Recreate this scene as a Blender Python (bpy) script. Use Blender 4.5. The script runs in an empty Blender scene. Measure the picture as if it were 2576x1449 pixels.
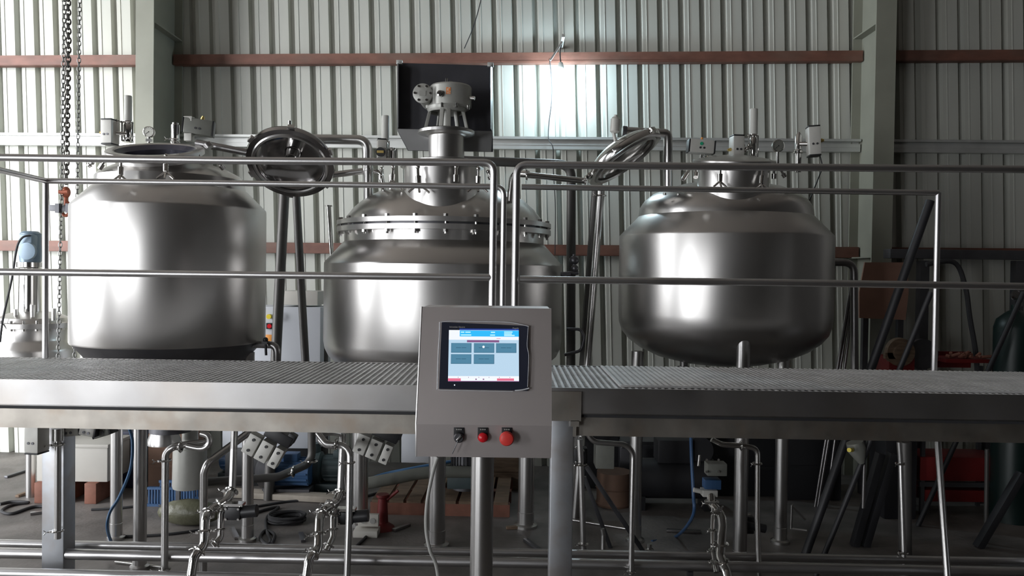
import bpy, bmesh, math, random
from mathutils import Vector, Matrix
random.seed(7)
S = bpy.context.scene
COL = S.collection
V = Vector
PI = math.pi

# ---------------------------------------------------------------- camera, world, light, exposure
FPX = 2000.0
CAMZ = 2.0
PITCH = math.radians(1.045)
ROLL = math.radians(0.75)
cd = bpy.data.cameras.new('camera'); cam = bpy.data.objects.new('camera', cd); COL.objects.link(cam)
cd.sensor_width = 36.0; cd.lens = FPX / 2576 * 36.0; cd.clip_start = 0.05; cd.clip_end = 200
CR = Matrix.Rotation(PI / 2 - PITCH, 4, 'X') @ Matrix.Rotation(ROLL, 4, 'Z')
cam.matrix_world = Matrix.Translation((0, 0, CAMZ)) @ CR
S.camera = cam
S.view_settings.view_transform = 'Standard'; S.view_settings.look = 'None'
S.view_settings.gamma = 1.0; S.view_settings.use_curve_mapping = False
S.view_settings.exposure = 0.08
w = bpy.data.worlds.new('world'); S.world = w; w.use_nodes = True
# overcast sky, brighter round the hazy sun that stands behind and to the left
nt = w.node_tree; BG = nt.nodes['Background']
SUN_DIR = Vector((-0.62, -0.77, 0.14)).normalized(); SKY_BASE, SKY_GLOW = 3.2, 16.0
tc = nt.nodes.new('ShaderNodeTexCoord'); vd = nt.nodes.new('ShaderNodeVectorMath'); vd.operation = 'DOT_PRODUCT'
vd.inputs[1].default_value = SUN_DIR; nt.links.new(tc.outputs['Generated'], vd.inputs[0])
mx = nt.nodes.new('ShaderNodeMath'); mx.operation = 'MAXIMUM'; mx.inputs[1].default_value = 0.0; nt.links.new(vd.outputs['Value'], mx.inputs[0])
pw = nt.nodes.new('ShaderNodeMath'); pw.operation = 'POWER'; pw.inputs[1].default_value = 7.0; nt.links.new(mx.outputs[0], pw.inputs[0])
ma = nt.nodes.new('ShaderNodeMath'); ma.operation = 'MULTIPLY_ADD'; ma.inputs[1].default_value = SKY_GLOW; ma.inputs[2].default_value = SKY_BASE
nt.links.new(pw.outputs[0], ma.inputs[0]); nt.links.new(ma.outputs[0], BG.inputs[1])
BG.inputs[0].default_value = (0.95, 0.97, 1.0, 1)
S.cycles.max_bounces = 8; S.cycles.diffuse_bounces = 4; S.cycles.glossy_bounces = 5
S.cycles.sample_clamp_indirect = 6.0
S.cycles.use_denoising = True
LWX = -7.6                                  # left side wall with an open doorway and a wide added one
DOORS = ((-2.8, -0.9, 3.9), (2.6, 7.6, 5.9))   # y from, y to, height; the second opening is added to light the wall
def portal(x, y, z, sx, sy, rot):
    l = bpy.data.lights.new('doorway_daylight', 'AREA'); l.shape = 'RECTANGLE'; l.size = sx; l.size_y = sy
    l.cycles.is_portal = True
    o = bpy.data.objects.new('doorway_daylight', l); COL.objects.link(o); o.location = (x, y, z); o.rotation_euler = rot
for d0, d1, dh in DOORS: portal(LWX - 0.06, (d0 + d1) / 2, dh / 2, dh, d1 - d0, (0, -PI / 2, 0))
FD = (-7.4, -5.4, 2.9)                       # doorway added behind the camera to brighten the steel: x from, x to, height
portal((FD[0] + FD[1]) / 2, -6.36, FD[2] / 2, FD[1] - FD[0], FD[2], (PI / 2, 0, 0))

# ---------------------------------------------------------------- pixel -> world
def ray(px, py):
    return (CR.to_3x3() @ V(((px - 1288) / FPX, -(py - 724.5) / FPX, -1))).normalized()
def P(px, py, Y):
    d = ray(px, py); t = Y / d.y
    return V((0, 0, CAMZ)) + d * t
def F(px, py, z=0.0):
    d = ray(px, py); t = (z - CAMZ) / d.z
    return V((0, 0, CAMZ)) + d * t
def PL(px, py, p0, n):
    d = ray(px, py); o = V((0, 0, CAMZ)); t = (p0 - o).dot(n) / d.dot(n)
    return o + d * t

# ---------------------------------------------------------------- materials
MATS = {}
def mat(name, col, rough=0.5, metal=0.0, var=0.0, scale=6.0, rvar=0.0, bump=0.0, bscale=40.0, emit=None, est=1.0,
        dirt=None, dscale=3.0, damt=0.5, stretch=(1, 1, 1), trans=0.0, alpha=1.0, spec=0.5, aniso=0.0):
    m = bpy.data.materials.new(name); m.use_nodes = True; nt = m.node_tree; N = nt.nodes; L = nt.links
    b = N['Principled BSDF']
    b.inputs['Base Color'].default_value = (*col, 1); b.inputs['Roughness'].default_value = rough
    b.inputs['Metallic'].default_value = metal
    b.inputs['Specular IOR Level'].default_value = spec
    if trans: b.inputs['Transmission Weight'].default_value = trans
    if alpha < 1: b.inputs['Alpha'].default_value = alpha
    if emit:
        b.inputs['Emission Color'].default_value = (*emit, 1); b.inputs['Emission Strength'].default_value = est
    tc = N.new('ShaderNodeTexCoord'); mp = N.new('ShaderNodeMapping'); mp.inputs['Scale'].default_value = stretch
    L.new(tc.outputs['Object'], mp.inputs['Vector'])
    def noise(sc, det=5):
        n = N.new('ShaderNodeTexNoise'); n.inputs['Scale'].default_value = sc; n.inputs['Detail'].default_value = det
        L.new(mp.outputs[0], n.inputs['Vector']); return n
    src = None
    if var > 0:
        n = noise(scale); r = N.new('ShaderNodeValToRGB')
        r.color_ramp.elements[0].position = 0.3; r.color_ramp.elements[1].position = 0.7
        r.color_ramp.elements[0].color = (*[c * (1 - var) for c in col], 1)
        r.color_ramp.elements[1].color = (*[min(1, c * (1 + var)) for c in col], 1)
        L.new(n.outputs['Fac'], r.inputs[0]); src = r.outputs[0]
    if dirt:
        n = noise(dscale, 8); r = N.new('ShaderNodeValToRGB')
        r.color_ramp.elements[0].position = 0.48; r.color_ramp.elements[1].position = 0.66
        r.color_ramp.elements[0].color = (0, 0, 0, 1); r.color_ramp.elements[1].color = (damt, damt, damt, 1)
        L.new(n.outputs['Fac'], r.inputs[0])
        mx = N.new('ShaderNodeMix'); mx.data_type = 'RGBA'
        L.new(r.outputs[0], mx.inputs['Factor'])
        if src: L.new(src, mx.inputs['A'])
        else: mx.inputs['A'].default_value = (*col, 1)
        mx.inputs['B'].default_value = (*dirt, 1); src = mx.outputs['Result']
    if src: L.new(src, b.inputs['Base Color'])
    if rvar > 0:
        n = noise(scale * 1.7); mr = N.new('ShaderNodeMapRange')
        mr.inputs['To Min'].default_value = max(0.02, rough - rvar); mr.inputs['To Max'].default_value = rough + rvar
        L.new(n.outputs['Fac'], mr.inputs['Value']); L.new(mr.outputs[0], b.inputs['Roughness'])
    if bump > 0:
        n = noise(bscale, 4); bp = N.new('ShaderNodeBump'); bp.inputs['Strength'].default_value = bump
        bp.inputs['Distance'].default_value = 0.01
        L.new(n.outputs['Fac'], bp.inputs['Height']); L.new(bp.outputs[0], b.inputs['Normal'])
    MATS[name] = m
    return m
M = MATS
mat('tank_steel', (0.60, 0.585, 0.57), 0.34, 1, var=0.02, scale=2)
mat('dome_steel', (0.60, 0.585, 0.57), 0.28, 1, var=0.02, scale=2)
mat('pipe_steel', (0.58, 0.57, 0.56), 0.30, 1)
mat('rail_steel', (0.60, 0.59, 0.59), 0.36, 1)
mat('bore_shade', (0.10, 0.10, 0.13), 0.25, 0.6)  # dark of the manway's inside put into the steel colour
mat('polished', (0.70, 0.69, 0.67), 0.16, 1)
mat('mirror_dark', (0.42, 0.41, 0.41), 0.13, 1)
mat('fascia_steel', (0.42, 0.41, 0.405), 0.42, 1, var=0.10, scale=2.5, rvar=0.07, dirt=(0.34, 0.30, 0.26), dscale=2.2, damt=0.45)
mat('beam_steel', (0.37, 0.345, 0.31), 0.5, 1, var=0.16, scale=7, rvar=0.08, dirt=(0.35, 0.28, 0.22), dscale=6, damt=0.5)
mat('leg_steel', (0.52, 0.54, 0.57), 0.45, 1, var=0.10, scale=5, rvar=0.06, dirt=(0.34, 0.28, 0.24), dscale=5, damt=0.5)
mat('grating_steel', (0.78, 0.78, 0.78), 0.5, 0.35, var=0.12, scale=7, bump=0.3, bscale=120)
mat('panel_steel', (0.66, 0.61, 0.60), 0.56, 1, var=0.04, scale=3, rvar=0.03)
mat('wall_sheet', (0.52, 0.53, 0.485), 0.55, 0, var=0.07, scale=1.6, dirt=(0.40, 0.385, 0.32), dscale=0.8, damt=0.30, stretch=(2, 2, 0.4), spec=0.3)
mat('wall_plain', (0.10, 0.095, 0.09), 0.7, 0, var=0.1, scale=1.0)
mat('ceiling_sheet', (0.55, 0.49, 0.44), 0.7, 0, var=0.1)
mat('rust_purlin', (0.17, 0.075, 0.053), 0.6, 0, var=0.25, scale=5, dirt=(0.16, 0.11, 0.085), dscale=2, damt=0.5, stretch=(1, 1, 2))
mat('galv', (0.62, 0.63, 0.61), 0.42, 0.55, var=0.08, scale=6)
mat('column_paint', (0.28, 0.285, 0.235), 0.6, 0, var=0.08, scale=3)
mat('floor', (0.17, 0.155, 0.145), 0.55, 0, var=0.4, scale=2.4, rvar=0.15, dirt=(0.09, 0.08, 0.075), dscale=1.7, damt=0.8, bump=0.25, bscale=30)
mat('dark_plate', (0.075, 0.075, 0.085), 0.42, 0.6, var=0.15, scale=5)
mat('skirt_plate', (0.32, 0.32, 0.32), 0.45, 0.6, var=0.08, scale=5)
mat('gear_paint', (0.42, 0.42, 0.39), 0.38, 0.25, var=0.05, scale=12)
mat('act_white', (0.62, 0.61, 0.57), 0.42, 0.1, var=0.04, scale=20)
mat('act_grey', (0.24, 0.245, 0.22), 0.45, 0.2, var=0.06, scale=20)
mat('filter_white', (0.62, 0.62, 0.58), 0.5)
mat('black', (0.02, 0.02, 0.022), 0.42)
mat('rubber', (0.035, 0.035, 0.038), 0.7)
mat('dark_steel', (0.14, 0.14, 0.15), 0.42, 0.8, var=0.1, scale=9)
mat('pipe_dark', (0.30, 0.29, 0.29), 0.36, 1)
mat('pipe_dull', (0.13, 0.125, 0.12), 0.5, 0.6)
mat('brass', (0.75, 0.56, 0.20), 0.3, 0.8)
mat('yellow', (0.85, 0.68, 0.05), 0.4)
mat('orange', (0.85, 0.35, 0.08), 0.45)
mat('green', (0.02, 0.42, 0.22), 0.5)
mat('blue_pipe', (0.06, 0.16, 0.32), 0.45)
mat('blue', (0.035, 0.09, 0.20), 0.45, var=0.1, scale=9)
mat('teal', (0.055, 0.08, 0.085), 0.5, var=0.1, scale=9)
mat('red_light', (0.70, 0.015, 0.025), 0.3)
mat('red_mushroom', (0.80, 0.06, 0.05), 0.4)
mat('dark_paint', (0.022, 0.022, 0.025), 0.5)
mat('carton', (0.13, 0.075, 0.05), 0.8, var=0.2, scale=5)
mat('dark_blue', (0.02, 0.025, 0.06), 0.5, var=0.2, scale=5)
mat('red_paint', (0.15, 0.010, 0.010), 0.5, var=0.2, scale=5)
mat('hook_red', (0.38, 0.11, 0.06), 0.5, 0.2, var=0.25, scale=25)
mat('chain', (0.17, 0.16, 0.15), 0.42, 0.8, var=0.3, scale=30)
mat('hand_chain', (0.28, 0.28, 0.27), 0.4, 0.85)
mat('cabinet', (0.56, 0.58, 0.62), 0.45, 0, var=0.02)
mat('crate_white', (0.52, 0.50, 0.46), 0.55, 0, var=0.06, scale=4)
mat('wood', (0.17, 0.115, 0.075), 0.7, 0, var=0.3, scale=9, stretch=(1, 6, 6))
mat('wood_red', (0.22, 0.09, 0.06), 0.7, 0, var=0.2, scale=9)
mat('plank', (0.36, 0.32, 0.27), 0.65, 0, var=0.15, scale=9)
mat('board', (0.30, 0.165, 0.12), 0.75, 0, var=0.12, scale=4)
mat('hose_grey', (0.16, 0.165, 0.145), 0.6)
mat('cable_grey', (0.38, 0.38, 0.36), 0.5)
mat('gas_green', (0.008, 0.022, 0.02), 0.4)
mat('blower_blue', (0.16, 0.22, 0.28), 0.4, 0.2, var=0.06, scale=14)
mat('bag', (0.13, 0.13, 0.085), 0.35, 0, bump=1.0, bscale=14)
mat('socket_white', (0.62, 0.60, 0.55), 0.5)
mat('dial', (0.75, 0.75, 0.68), 0.4)
mat('bezel', (0.03, 0.034, 0.055), 0.28, 0, var=0.1, scale=9)
mat('film', (0.75, 0.77, 0.80), 0.10, 0.0, bump=0.5, bscale=30)
mat('bulb', (1, 1, 1), 0.4, 0, emit=(0.68, 0.88, 1.0), est=150.0)
mat('sticker', (0.80, 0.24, 0.06), 0.5, 0, dirt=(0.75, 0.7, 0.55), dscale=60, damt=0.9)
mat('beacon', (0.55, 0.5, 0.1), 0.4)
for nm, c, e in (('scr_body', (0.52, 0.71, 0.88), 0.92), ('scr_head', (0.03, 0.48, 0.92), 1.0), ('scr_white', (0.86, 0.90, 0.98), 1.0),
                 ('scr_btn', (0.09, 0.25, 0.38), 0.9), ('scr_bar', (0.26, 0.12, 0.27), 0.9), ('scr_pink', (0.80, 0.17, 0.28), 0.95),
                 ('scr_txt', (0.55, 0.95, 1.0), 0.95), ('scr_dark', (0.05, 0.16, 0.26), 0.8), ('scr_edge', (0.02, 0.06, 0.35), 0.8)):
    mat(nm, (0.01, 0.01, 0.01), 0.25, 0, emit=c, est=e)

# ---------------------------------------------------------------- mesh builder
class MB:
    def __init__(s, X=None):
        s.v = []; s.f = []; s.mi = []; s.mats = []; s.cur = 0; s.X = X
    def use(s, m):
        if m not in s.mats: s.mats.append(m)
        s.cur = s.mats.index(m); return s
    def add(s, vs, fs):
        o = len(s.v)
        for p in vs:
            p = V(p); s.v.append(s.X @ p if s.X else p)
        for f in fs: s.f.append([i + o for i in f]); s.mi.append(s.cur)
        return s
    def box(s, c, sz, R=None, bev=0.0):
        c = V(c); h = V(sz) / 2
        if bev > 0:
            b = min(bev, min(h) * 0.49); bm = bmesh.new(); bmesh.ops.create_cube(bm, size=1)
            for v in bm.verts: v.co = V((v.co.x * sz[0], v.co.y * sz[1], v.co.z * sz[2]))
            bmesh.ops.bevel(bm, geom=list(bm.edges), offset=b, segments=2, affect='EDGES', profile=0.6)
            bm.verts.index_update()
            vs = [v.co.copy() for v in bm.verts]; fs = [[v.index for v in f.verts] for f in bm.faces]; bm.free()
        else:
            vs = [V((x * h.x, y * h.y, z * h.z)) for x in (-1, 1) for y in (-1, 1) for z in (-1, 1)]
            fs = [(0, 1, 3, 2), (4, 6, 7, 5), (0, 4, 5, 1), (2, 3, 7, 6), (0, 2, 6, 4), (1, 5, 7, 3)]
        if R is not None: vs = [R @ v for v in vs]
        return s.add([c + v for v in vs], fs)
    def bar(s, a, b, wx, wz, up=(0, 0, 1)):
        a = V(a); b = V(b); d = (b - a); L = d.length; d.normalize(); u = V(up)
        sd = d.cross(u).normalized(); u = sd.cross(d)
        R = Matrix((sd, d, u)).transposed()
        return s.box((a + b) / 2, (wx, L, wz), R, bev=min(wx, wz) * 0.06)
    def cyl(s, a, b, r, r2=None, n=24, caps=True):
        return s.sweep([V(a), V(b)], [r, r if r2 is None else r2], n, caps)
    def sweep(s, pts, rad, n=16, caps=True, closed=False):
        pts = [V(p) for p in pts]
        if not hasattr(rad, '__len__'): rad = [rad] * len(pts)
        k = len(pts); T = []
        for i in range(k):
            if closed: t = pts[(i + 1) % k] - pts[i - 1]
            else: t = pts[min(i + 1, k - 1)] - pts[max(i - 1, 0)]
            T.append(t.normalized() if t.length > 1e-9 else V((0, 0, 1)))
        ref = V((0, 0, 1)) if abs(T[0].z) < 0.9 else V((1, 0, 0))
        u = T[0].cross(ref).normalized(); vs = []; fs = []
        for i in range(k):
            u = (u - T[i] * u.dot(T[i])).normalized(); w_ = T[i].cross(u)
            for j in range(n):
                a = 2 * PI * j / n; vs.append(pts[i] + (u * math.cos(a) + w_ * math.sin(a)) * rad[i])
        for i in range(k if closed else k - 1):
            for j in range(n):
                i2 = (i + 1) % k
                fs.append((i * n + j, i * n + (j + 1) % n, i2 * n + (j + 1) % n, i2 * n + j))
        if caps and not closed:
            fs.append(list(range(n))[::-1]); fs.append([(k - 1) * n + j for j in range(n)])
        return s.add(vs, fs)
    def pipe(s, pts, r, bend=0.0, n=16, caps=True):
        return s.sweep(fillet(pts, bend or r * 2.2), r, n, caps)
    def lathe(s, prof, o=(0, 0, 0), ax=(0, 0, 1), n=48, closed=False):
        o = V(o); ax = V(ax).normalized(); ref = V((1, 0, 0)) if abs(ax.x) < 0.9 else V((0, 1, 0))
        u = (ref - ax * ref.dot(ax)).normalized(); w_ = ax.cross(u); vs = []; fs = []; idx = []
        for r, z in prof:
            if r < 1e-6: idx.append([len(vs)]); vs.append(o + ax * z)
            else:
                idx.append(list(range(len(vs), len(vs) + n)))
                for j in range(n):
                    a = 2 * PI * j / n; vs.append(o + ax * z + (u * math.cos(a) + w_ * math.sin(a)) * r)
        m = len(prof)
        for i in range(m if closed else m - 1):
            A = idx[i]; B = idx[(i + 1) % m]
            for j in range(n):
                j2 = (j + 1) % n
                if len(A) == 1 and len(B) == 1: break
                if len(A) == 1: fs.append((A[0], B[j2], B[j]))
                elif len(B) == 1: fs.append((A[j], A[j2], B[0]))
                else: fs.append((A[j], A[j2], B[j2], B[j]))
        return s.add(vs, fs)
    def sphere(s, c, r, n=16, sc=(1, 1, 1)):
        c = V(c); vs = []; prof = []
        k = n // 2
        st = len(s.v)
        s.lathe([(r * math.sin(PI * i / k), -r * math.cos(PI * i / k)) for i in range(k + 1)], c, n=n)
        if sc != (1, 1, 1):
            for i in range(st, len(s.v)):
                d = s.v[i] - (s.X @ c if s.X else c); s.v[i] = (s.X @ c if s.X else c) + V((d.x * sc[0], d.y * sc[1], d.z * sc[2]))
        return s
    def prism(s, poly, d):
        """closed polygon (world points) extruded along vector d"""
        k = len(poly); d = V(d); p = [V(q) for q in poly]
        fs = [list(range(k))[::-1], [k + i for i in range(k)]] + [(i, (i + 1) % k, k + (i + 1) % k, k + i) for i in range(k)]
        return s.add(p + [q + d for q in p], fs)
    def build(s, name, m=None, parent=None, label=None, smooth=35):
        me = bpy.data.meshes.new(name)
        base = V(parent['_w']) if parent is not None and '_w' in parent else V((0, 0, 0))
        me.from_pydata([tuple(p - base) for p in s.v], [], s.f); me.update()
        bm = bmesh.new(); bm.from_mesh(me); bmesh.ops.recalc_face_normals(bm, faces=bm.faces); bm.to_mesh(me); bm.free()
        if s.mats:
            for q in s.mats: me.materials.append(M[q])
            me.polygons.foreach_set('material_index', s.mi)
        elif m: me.materials.append(M[m])
        me.shade_smooth(); me.set_sharp_from_angle(angle=math.radians(smooth))
        o = bpy.data.objects.new(name, me); COL.objects.link(o)
        if parent is not None: o.parent = parent; o['_w'] = tuple(base)
        if label: o['label'] = label
        return o
def build_each(mb, name, m=None, parent=None, **kw):
    par = list(range(len(mb.v)))
    def find(i):
        while par[i] != i: par[i] = par[par[i]]; i = par[i]
        return i
    for f in mb.f:
        for j in f[1:]:
            a, b = find(f[0]), find(j)
            if a != b: par[a] = b
    isl = {}
    for k_, f in enumerate(mb.f): isl.setdefault(find(f[0]), []).append(k_)
    out = []
    for ks in isl.values():
        n = MB(); idx = {}
        for k_ in ks:
            g = []
            for i in mb.f[k_]:
                if i not in idx: idx[i] = len(n.v); n.v.append(mb.v[i])
                g.append(idx[i])
            n.f.append(g); n.mi.append(mb.mi[k_])
        n.mats = mb.mats; out.append(n.build(name, m, parent, **kw))
    return out
def fillet(pts, R, seg=7):
    pts = [V(p) for p in pts]
    if len(pts) < 3: return pts
    out = [pts[0]]
    for i in range(1, len(pts) - 1):
        a, b, c = pts[i - 1], pts[i], pts[i + 1]
        u = (a - b); w_ = (c - b); lu, lw = u.length, w_.length
        u.normalize(); w_.normalize(); ang = u.angle(w_)
        if ang > PI - 0.05: out.append(b); continue
        d = min(R / math.tan(ang / 2), lu * 0.49, lw * 0.49); p1 = b + u * d; p2 = b + w_ * d
        for k in range(seg + 1):
            t = k / seg; out.append(p1 * (1 - t) ** 2 + b * 2 * t * (1 - t) + p2 * t * t)
    out.append(pts[-1]); return out
def curve_pts(pts, n=8):
    pts = [V(p) for p in pts]; out = []
    for i in range(len(pts) - 1):
        p0 = pts[max(i - 1, 0)]; p1 = pts[i]; p2 = pts[i + 1]; p3 = pts[min(i + 2, len(pts) - 1)]
        for k in range(n):
            t = k / n
            out.append(0.5 * ((2 * p1) + (p2 - p0) * t + (2 * p0 - 5 * p1 + 4 * p2 - p3) * t * t + (3 * p1 - p0 - 3 * p2 + p3) * t ** 3))
    out.append(pts[-1]); return out
def tag(o, label, cat, group=None, kind=None):
    o['label'] = label; o['category'] = cat
    if group: o['group'] = group
    if kind: o['kind'] = kind
    return o
def thing(name, loc, label, cat, group=None):
    o = bpy.data.objects.new(name, None); COL.objects.link(o); o.empty_display_size = 0.1
    o.location = loc; o['_w'] = tuple(V(loc)); return tag(o, label, cat, group)
def structure(o): o['kind'] = 'structure'; return o

# ================================================================ STRUCTURE
WY0, WK = 8.25, -0.0547
def wy(x): return WY0 + WK * x
TILT = 0.035
# corrugated back wall: pans with trapezoid grooves and a small bead; sheets lean slightly in their own plane
mb = MB(); pitch = 0.2125; prof = []
x = -9.3
while x < 7.6:
    prof += [(x, 0), (x + 0.012, 0.065), (x + 0.046, 0.065), (x + 0.066, 0.0), (x + 0.1, 0.0), (x + 0.103, -0.006), (x + 0.109, -0.006), (x + 0.112, 0.0)]
    x += pitch
zs = [-0.02, 1.8, 3.6, 5.4, 7.3]
vs = []; fs = []
for z in zs:
    for (px_, d) in prof:
        X_ = px_ - TILT * (z - 2); vs.append((X_, wy(X_) + d, z))
n = len(prof)
for i in range(len(zs) - 1):
    for j in range(n - 1): fs.append((i * n + j, i * n + j + 1, (i + 1) * n + j + 1, (i + 1) * n + j))
mb.add(vs, fs); structure(mb.build('wall_back', 'wall_sheet', smooth=12))
# floor, ceiling and the remaining walls of the hall
structure(MB().box((-0.5, 1.3, -0.05), (17.4, 15.6, 0.1)).build('floor', 'floor'))
structure(MB().box((-0.5, 1.3, 7.35), (17.4, 15.6, 0.1)).build('ceiling', 'ceiling_sheet'))
structure(MB().box((8.2, 1.3, 3.65), (0.1, 15.6, 7.4)).build('wall_right', 'wall_plain'))
mb = MB(); mb.box(((-9.2 + FD[0]) / 2, -6.3, 3.65), (FD[0] + 9.2, 0.1, 7.4)); mb.box(((8.2 + FD[1]) / 2, -6.3, 3.65), (8.2 - FD[1], 0.1, 7.4)); mb.box(((FD[0] + FD[1]) / 2, -6.3, (FD[2] + 7.35) / 2), (FD[1] - FD[0], 0.1, 7.35 - FD[2]))
structure(mb.build('wall_front', 'wall_plain'))
mb = MB()
for xx in FD[:2]: mb.box((xx, -6.24, FD[2] / 2), (0.1, 0.14, FD[2]))
mb.box(((FD[0] + FD[1]) / 2, -6.24, FD[2] + 0.04), (FD[1] - FD[0] + 0.1, 0.14, 0.1)); structure(mb.build('door_3', 'dark_steel'))  # frame of the doorway added for its light
mb = MB(); edges = [-6.3] + [e for d in DOORS for e in d[:2]] + [9.0]
for i in range(0, len(edges), 2): mb.box((LWX, (edges[i] + edges[i + 1]) / 2, 3.65), (0.1, edges[i + 1] - edges[i], 7.4))
for d0, d1, dh in DOORS: mb.box((LWX, (d0 + d1) / 2, (dh + 7.35) / 2), (0.1, d1 - d0, 7.35 - dh))
structure(mb.build('wall_left', 'wall_plain'))
for i, (d0, d1, dh) in enumerate(DOORS):  # frames; the last one stands round the added opening
    mb = MB()
    for yy in (d0, d1): mb.box((LWX + 0.06, yy, dh / 2), (0.14, 0.10, dh))
    mb.box((LWX + 0.06, (d0 + d1) / 2, dh + 0.04), (0.14, d1 - d0 + 0.1, 0.10))
    structure(mb.build('door_%d' % (i + 1), 'dark_steel'))

# purlins: C-channels running along the wall, drawn between the columns
CX1 = P(364, 300, 7.75).x; CX2 = P(2224, 300, 7.52).x      # column centres
def purlin(name, x0, x1, zl, zr, h, m, dep=0.09, double=False):
    mb = MB()
    def yz(x): return wy(x) - 0.012, zl + (zr - zl) * (x - (-5.5)) / 10.5
    def seg(o0, o1, d0, d1):   # bar between heights, depths
        (ya, za), (yb, zb) = yz(x0), yz(x1)
        mb.prism([(x0, ya - d0, za + o0), (x0, ya - d1, za + o0), (x0, ya - d1, za + o1), (x0, ya - d0, za + o1)], (x1 - x0, yb - ya, zb - za))
    if double:
        seg(h * 0.30, h * 0.5, 0, dep); seg(-h * 0.5, h * 0.12, 0, dep * 0.8); seg(h * 0.12, h * 0.30, 0, dep * 0.35); seg(-h * 0.16, -h * 0.10, dep * 0.8, dep * 0.84)
    else:
        seg(-h * 0.5, -h * 0.44, 0, dep); seg(h * 0.44, h * 0.5, 0, dep); seg(-h * 0.44, h * 0.44, dep * 0.9, dep)
        seg(-h * 0.44, -h * 0.30, dep, dep * 1.05)
    return structure(mb.build(name, m))
def zz(px, py):
    x = -5.5
    for _ in range(5): p = P(px, py, wy(x) - 0.08); x = p.x
    return p.z, p.x
def zline(l, r):
    (z1, x1), (z2, x2) = zz(*l), zz(*r); s = (z2 - z1) / (x2 - x1)
    return z1 + s * (-5.5 - x1), z1 + s * (5.0 - x1)
k = 1
for (l, r, m, h, dbl) in (((100, 153), (2500, 140), 'rust_purlin', 0.105, False), ((100, 350), (2500, 369), 'galv', 0.125, True), ((50, 618), (1500, 630), 'rust_purlin', 0.11, False)):
    zl, zr = zline(l, r)
    for (a, b) in ((-8.9, CX1 - 0.02), (CX1 + 0.02, CX2 - 0.02), (CX2 + 0.02, 7.5)):
        purlin('trim_%d' % k, a, b, zl, zr, h, m, double=dbl); k += 1
# two tapered H-columns standing in front of the wall
def column(cx, yf, yb, wd, name):
    mb = MB(); z = 7.3
    mb.box((cx, yf, z / 2), (wd, 0.018, z)); mb.box((cx, yb, z / 2), (wd, 0.018, z))
    mb.box((cx, (yf + yb) / 2, z / 2), (0.012, yb - yf, z))
    for zc in (2.2, 4.4): mb.box((cx, (yf + yb) / 2, zc), (wd * 0.96, yb - yf - 0.02, 0.012))
    return structure(mb.build(name, 'column_paint'))
column(CX1, 7.75, wy(CX1) - 0.03, 0.175, 'trim_%d' % k); k += 1
column(CX2, 7.52, wy(CX2) - 0.03, 0.19, 'trim_%d' % k); k += 1

# ================================================================ PLATFORM
def yf(x): return 3.9 - 0.0165 * x
ZP = P(700, 968, 3.9).z
XL, XR = -3.3, 3.2
platform = thing('work_platform', (0, 3.9, 0), 'long stainless steel work platform with grating deck in front of the three tanks', 'platform')
def along(mb, x0, x1, d0, d1, z0, z1):
    a = V((x0, yf(x0), 0)); e = V((x1 - x0, yf(x1) - yf(x0), 0))
    mb.prism([a + V((0, d0, z0)), a + V((0, d1, z0)), a + V((0, d1, z1)), a + V((0, d0, z1))], e)
HF = 0.126; GAP = 0.016; HB = 0.095
DEPTH = 1.0
mb = MB(); along(mb, XL, XR, 0, 0.012, ZP - HF, ZP); along(mb, XL, XR, 0, 0.05, ZP - HF, ZP - HF + 0.006); along(mb, XL, XR, 0, 0.006, ZP, ZP + 0.004)
along(mb, XL, XR, DEPTH - 0.012, DEPTH, ZP - HF, ZP)
mb.build('fascia', 'fascia_steel', platform)
mb = MB(); XG = P(1450, 1050, 3.9).x
along(mb, XL, XG, 0.004, 0.10, ZP - HF - GAP - HB, ZP - HF - GAP)
along(mb, XG, XR, 0.03, 0.12, ZP - HF - GAP - HB, ZP - HF - GAP); along(mb, XL, XR, DEPTH - 0.1, DEPTH - 0.01, ZP - HF - GAP - HB, ZP - HF - GAP)
for xx in (-2.6, -1.3, 0.25, 1.6, 2.9): mb.box((xx, yf(xx) + DEPTH / 2, ZP - HF - 0.05), (0.06, DEPTH - 0.14, 0.09))
mb.build('beam', 'beam_steel', platform)
mb = MB(); along(mb, XL, XR, 0.012, 0.09, ZP - HF - GAP, ZP - HF); mb.build('gap_shade_strip', 'rubber', platform)  # shade of the open gap, put in as a black strip
mb = MB(); x = XL
while x < XR:                                                     # bearing bars front to back
    mb.box((x, yf(x) + DEPTH / 2, ZP - 0.012), (0.011, DEPTH - 0.03, 0.024)); x += 0.033
yy = 0.03
while yy < DEPTH - 0.02:
    along(mb, XL, XR, yy, yy + 0.008, ZP - 0.012, ZP - 0.003); yy += 0.034
mb.build('grating', 'grating_steel', platform)
mb = MB(); XM = P(1560, 975, 4.0).x; x = XM                        # loose second panel lying on the right half
while x < XR:
    mb.box((x, yf(x) + 0.07 + 0.44, ZP + 0.006), (0.014, 0.86, 0.008)); x += 0.030
yy = 0.09
while yy < 0.93:
    along(mb, XM, XR, yy, yy + 0.012, ZP + 0.001, ZP + 0.008); yy += 0.024
along(mb, XM, XR, 0.075, 0.081, ZP + 0.001, ZP + 0.012)
tag(mb.build('grating_panel', 'grating_steel'), 'loose fine-mesh grating panel lying on the right end of the platform deck', 'grating panel')
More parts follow.
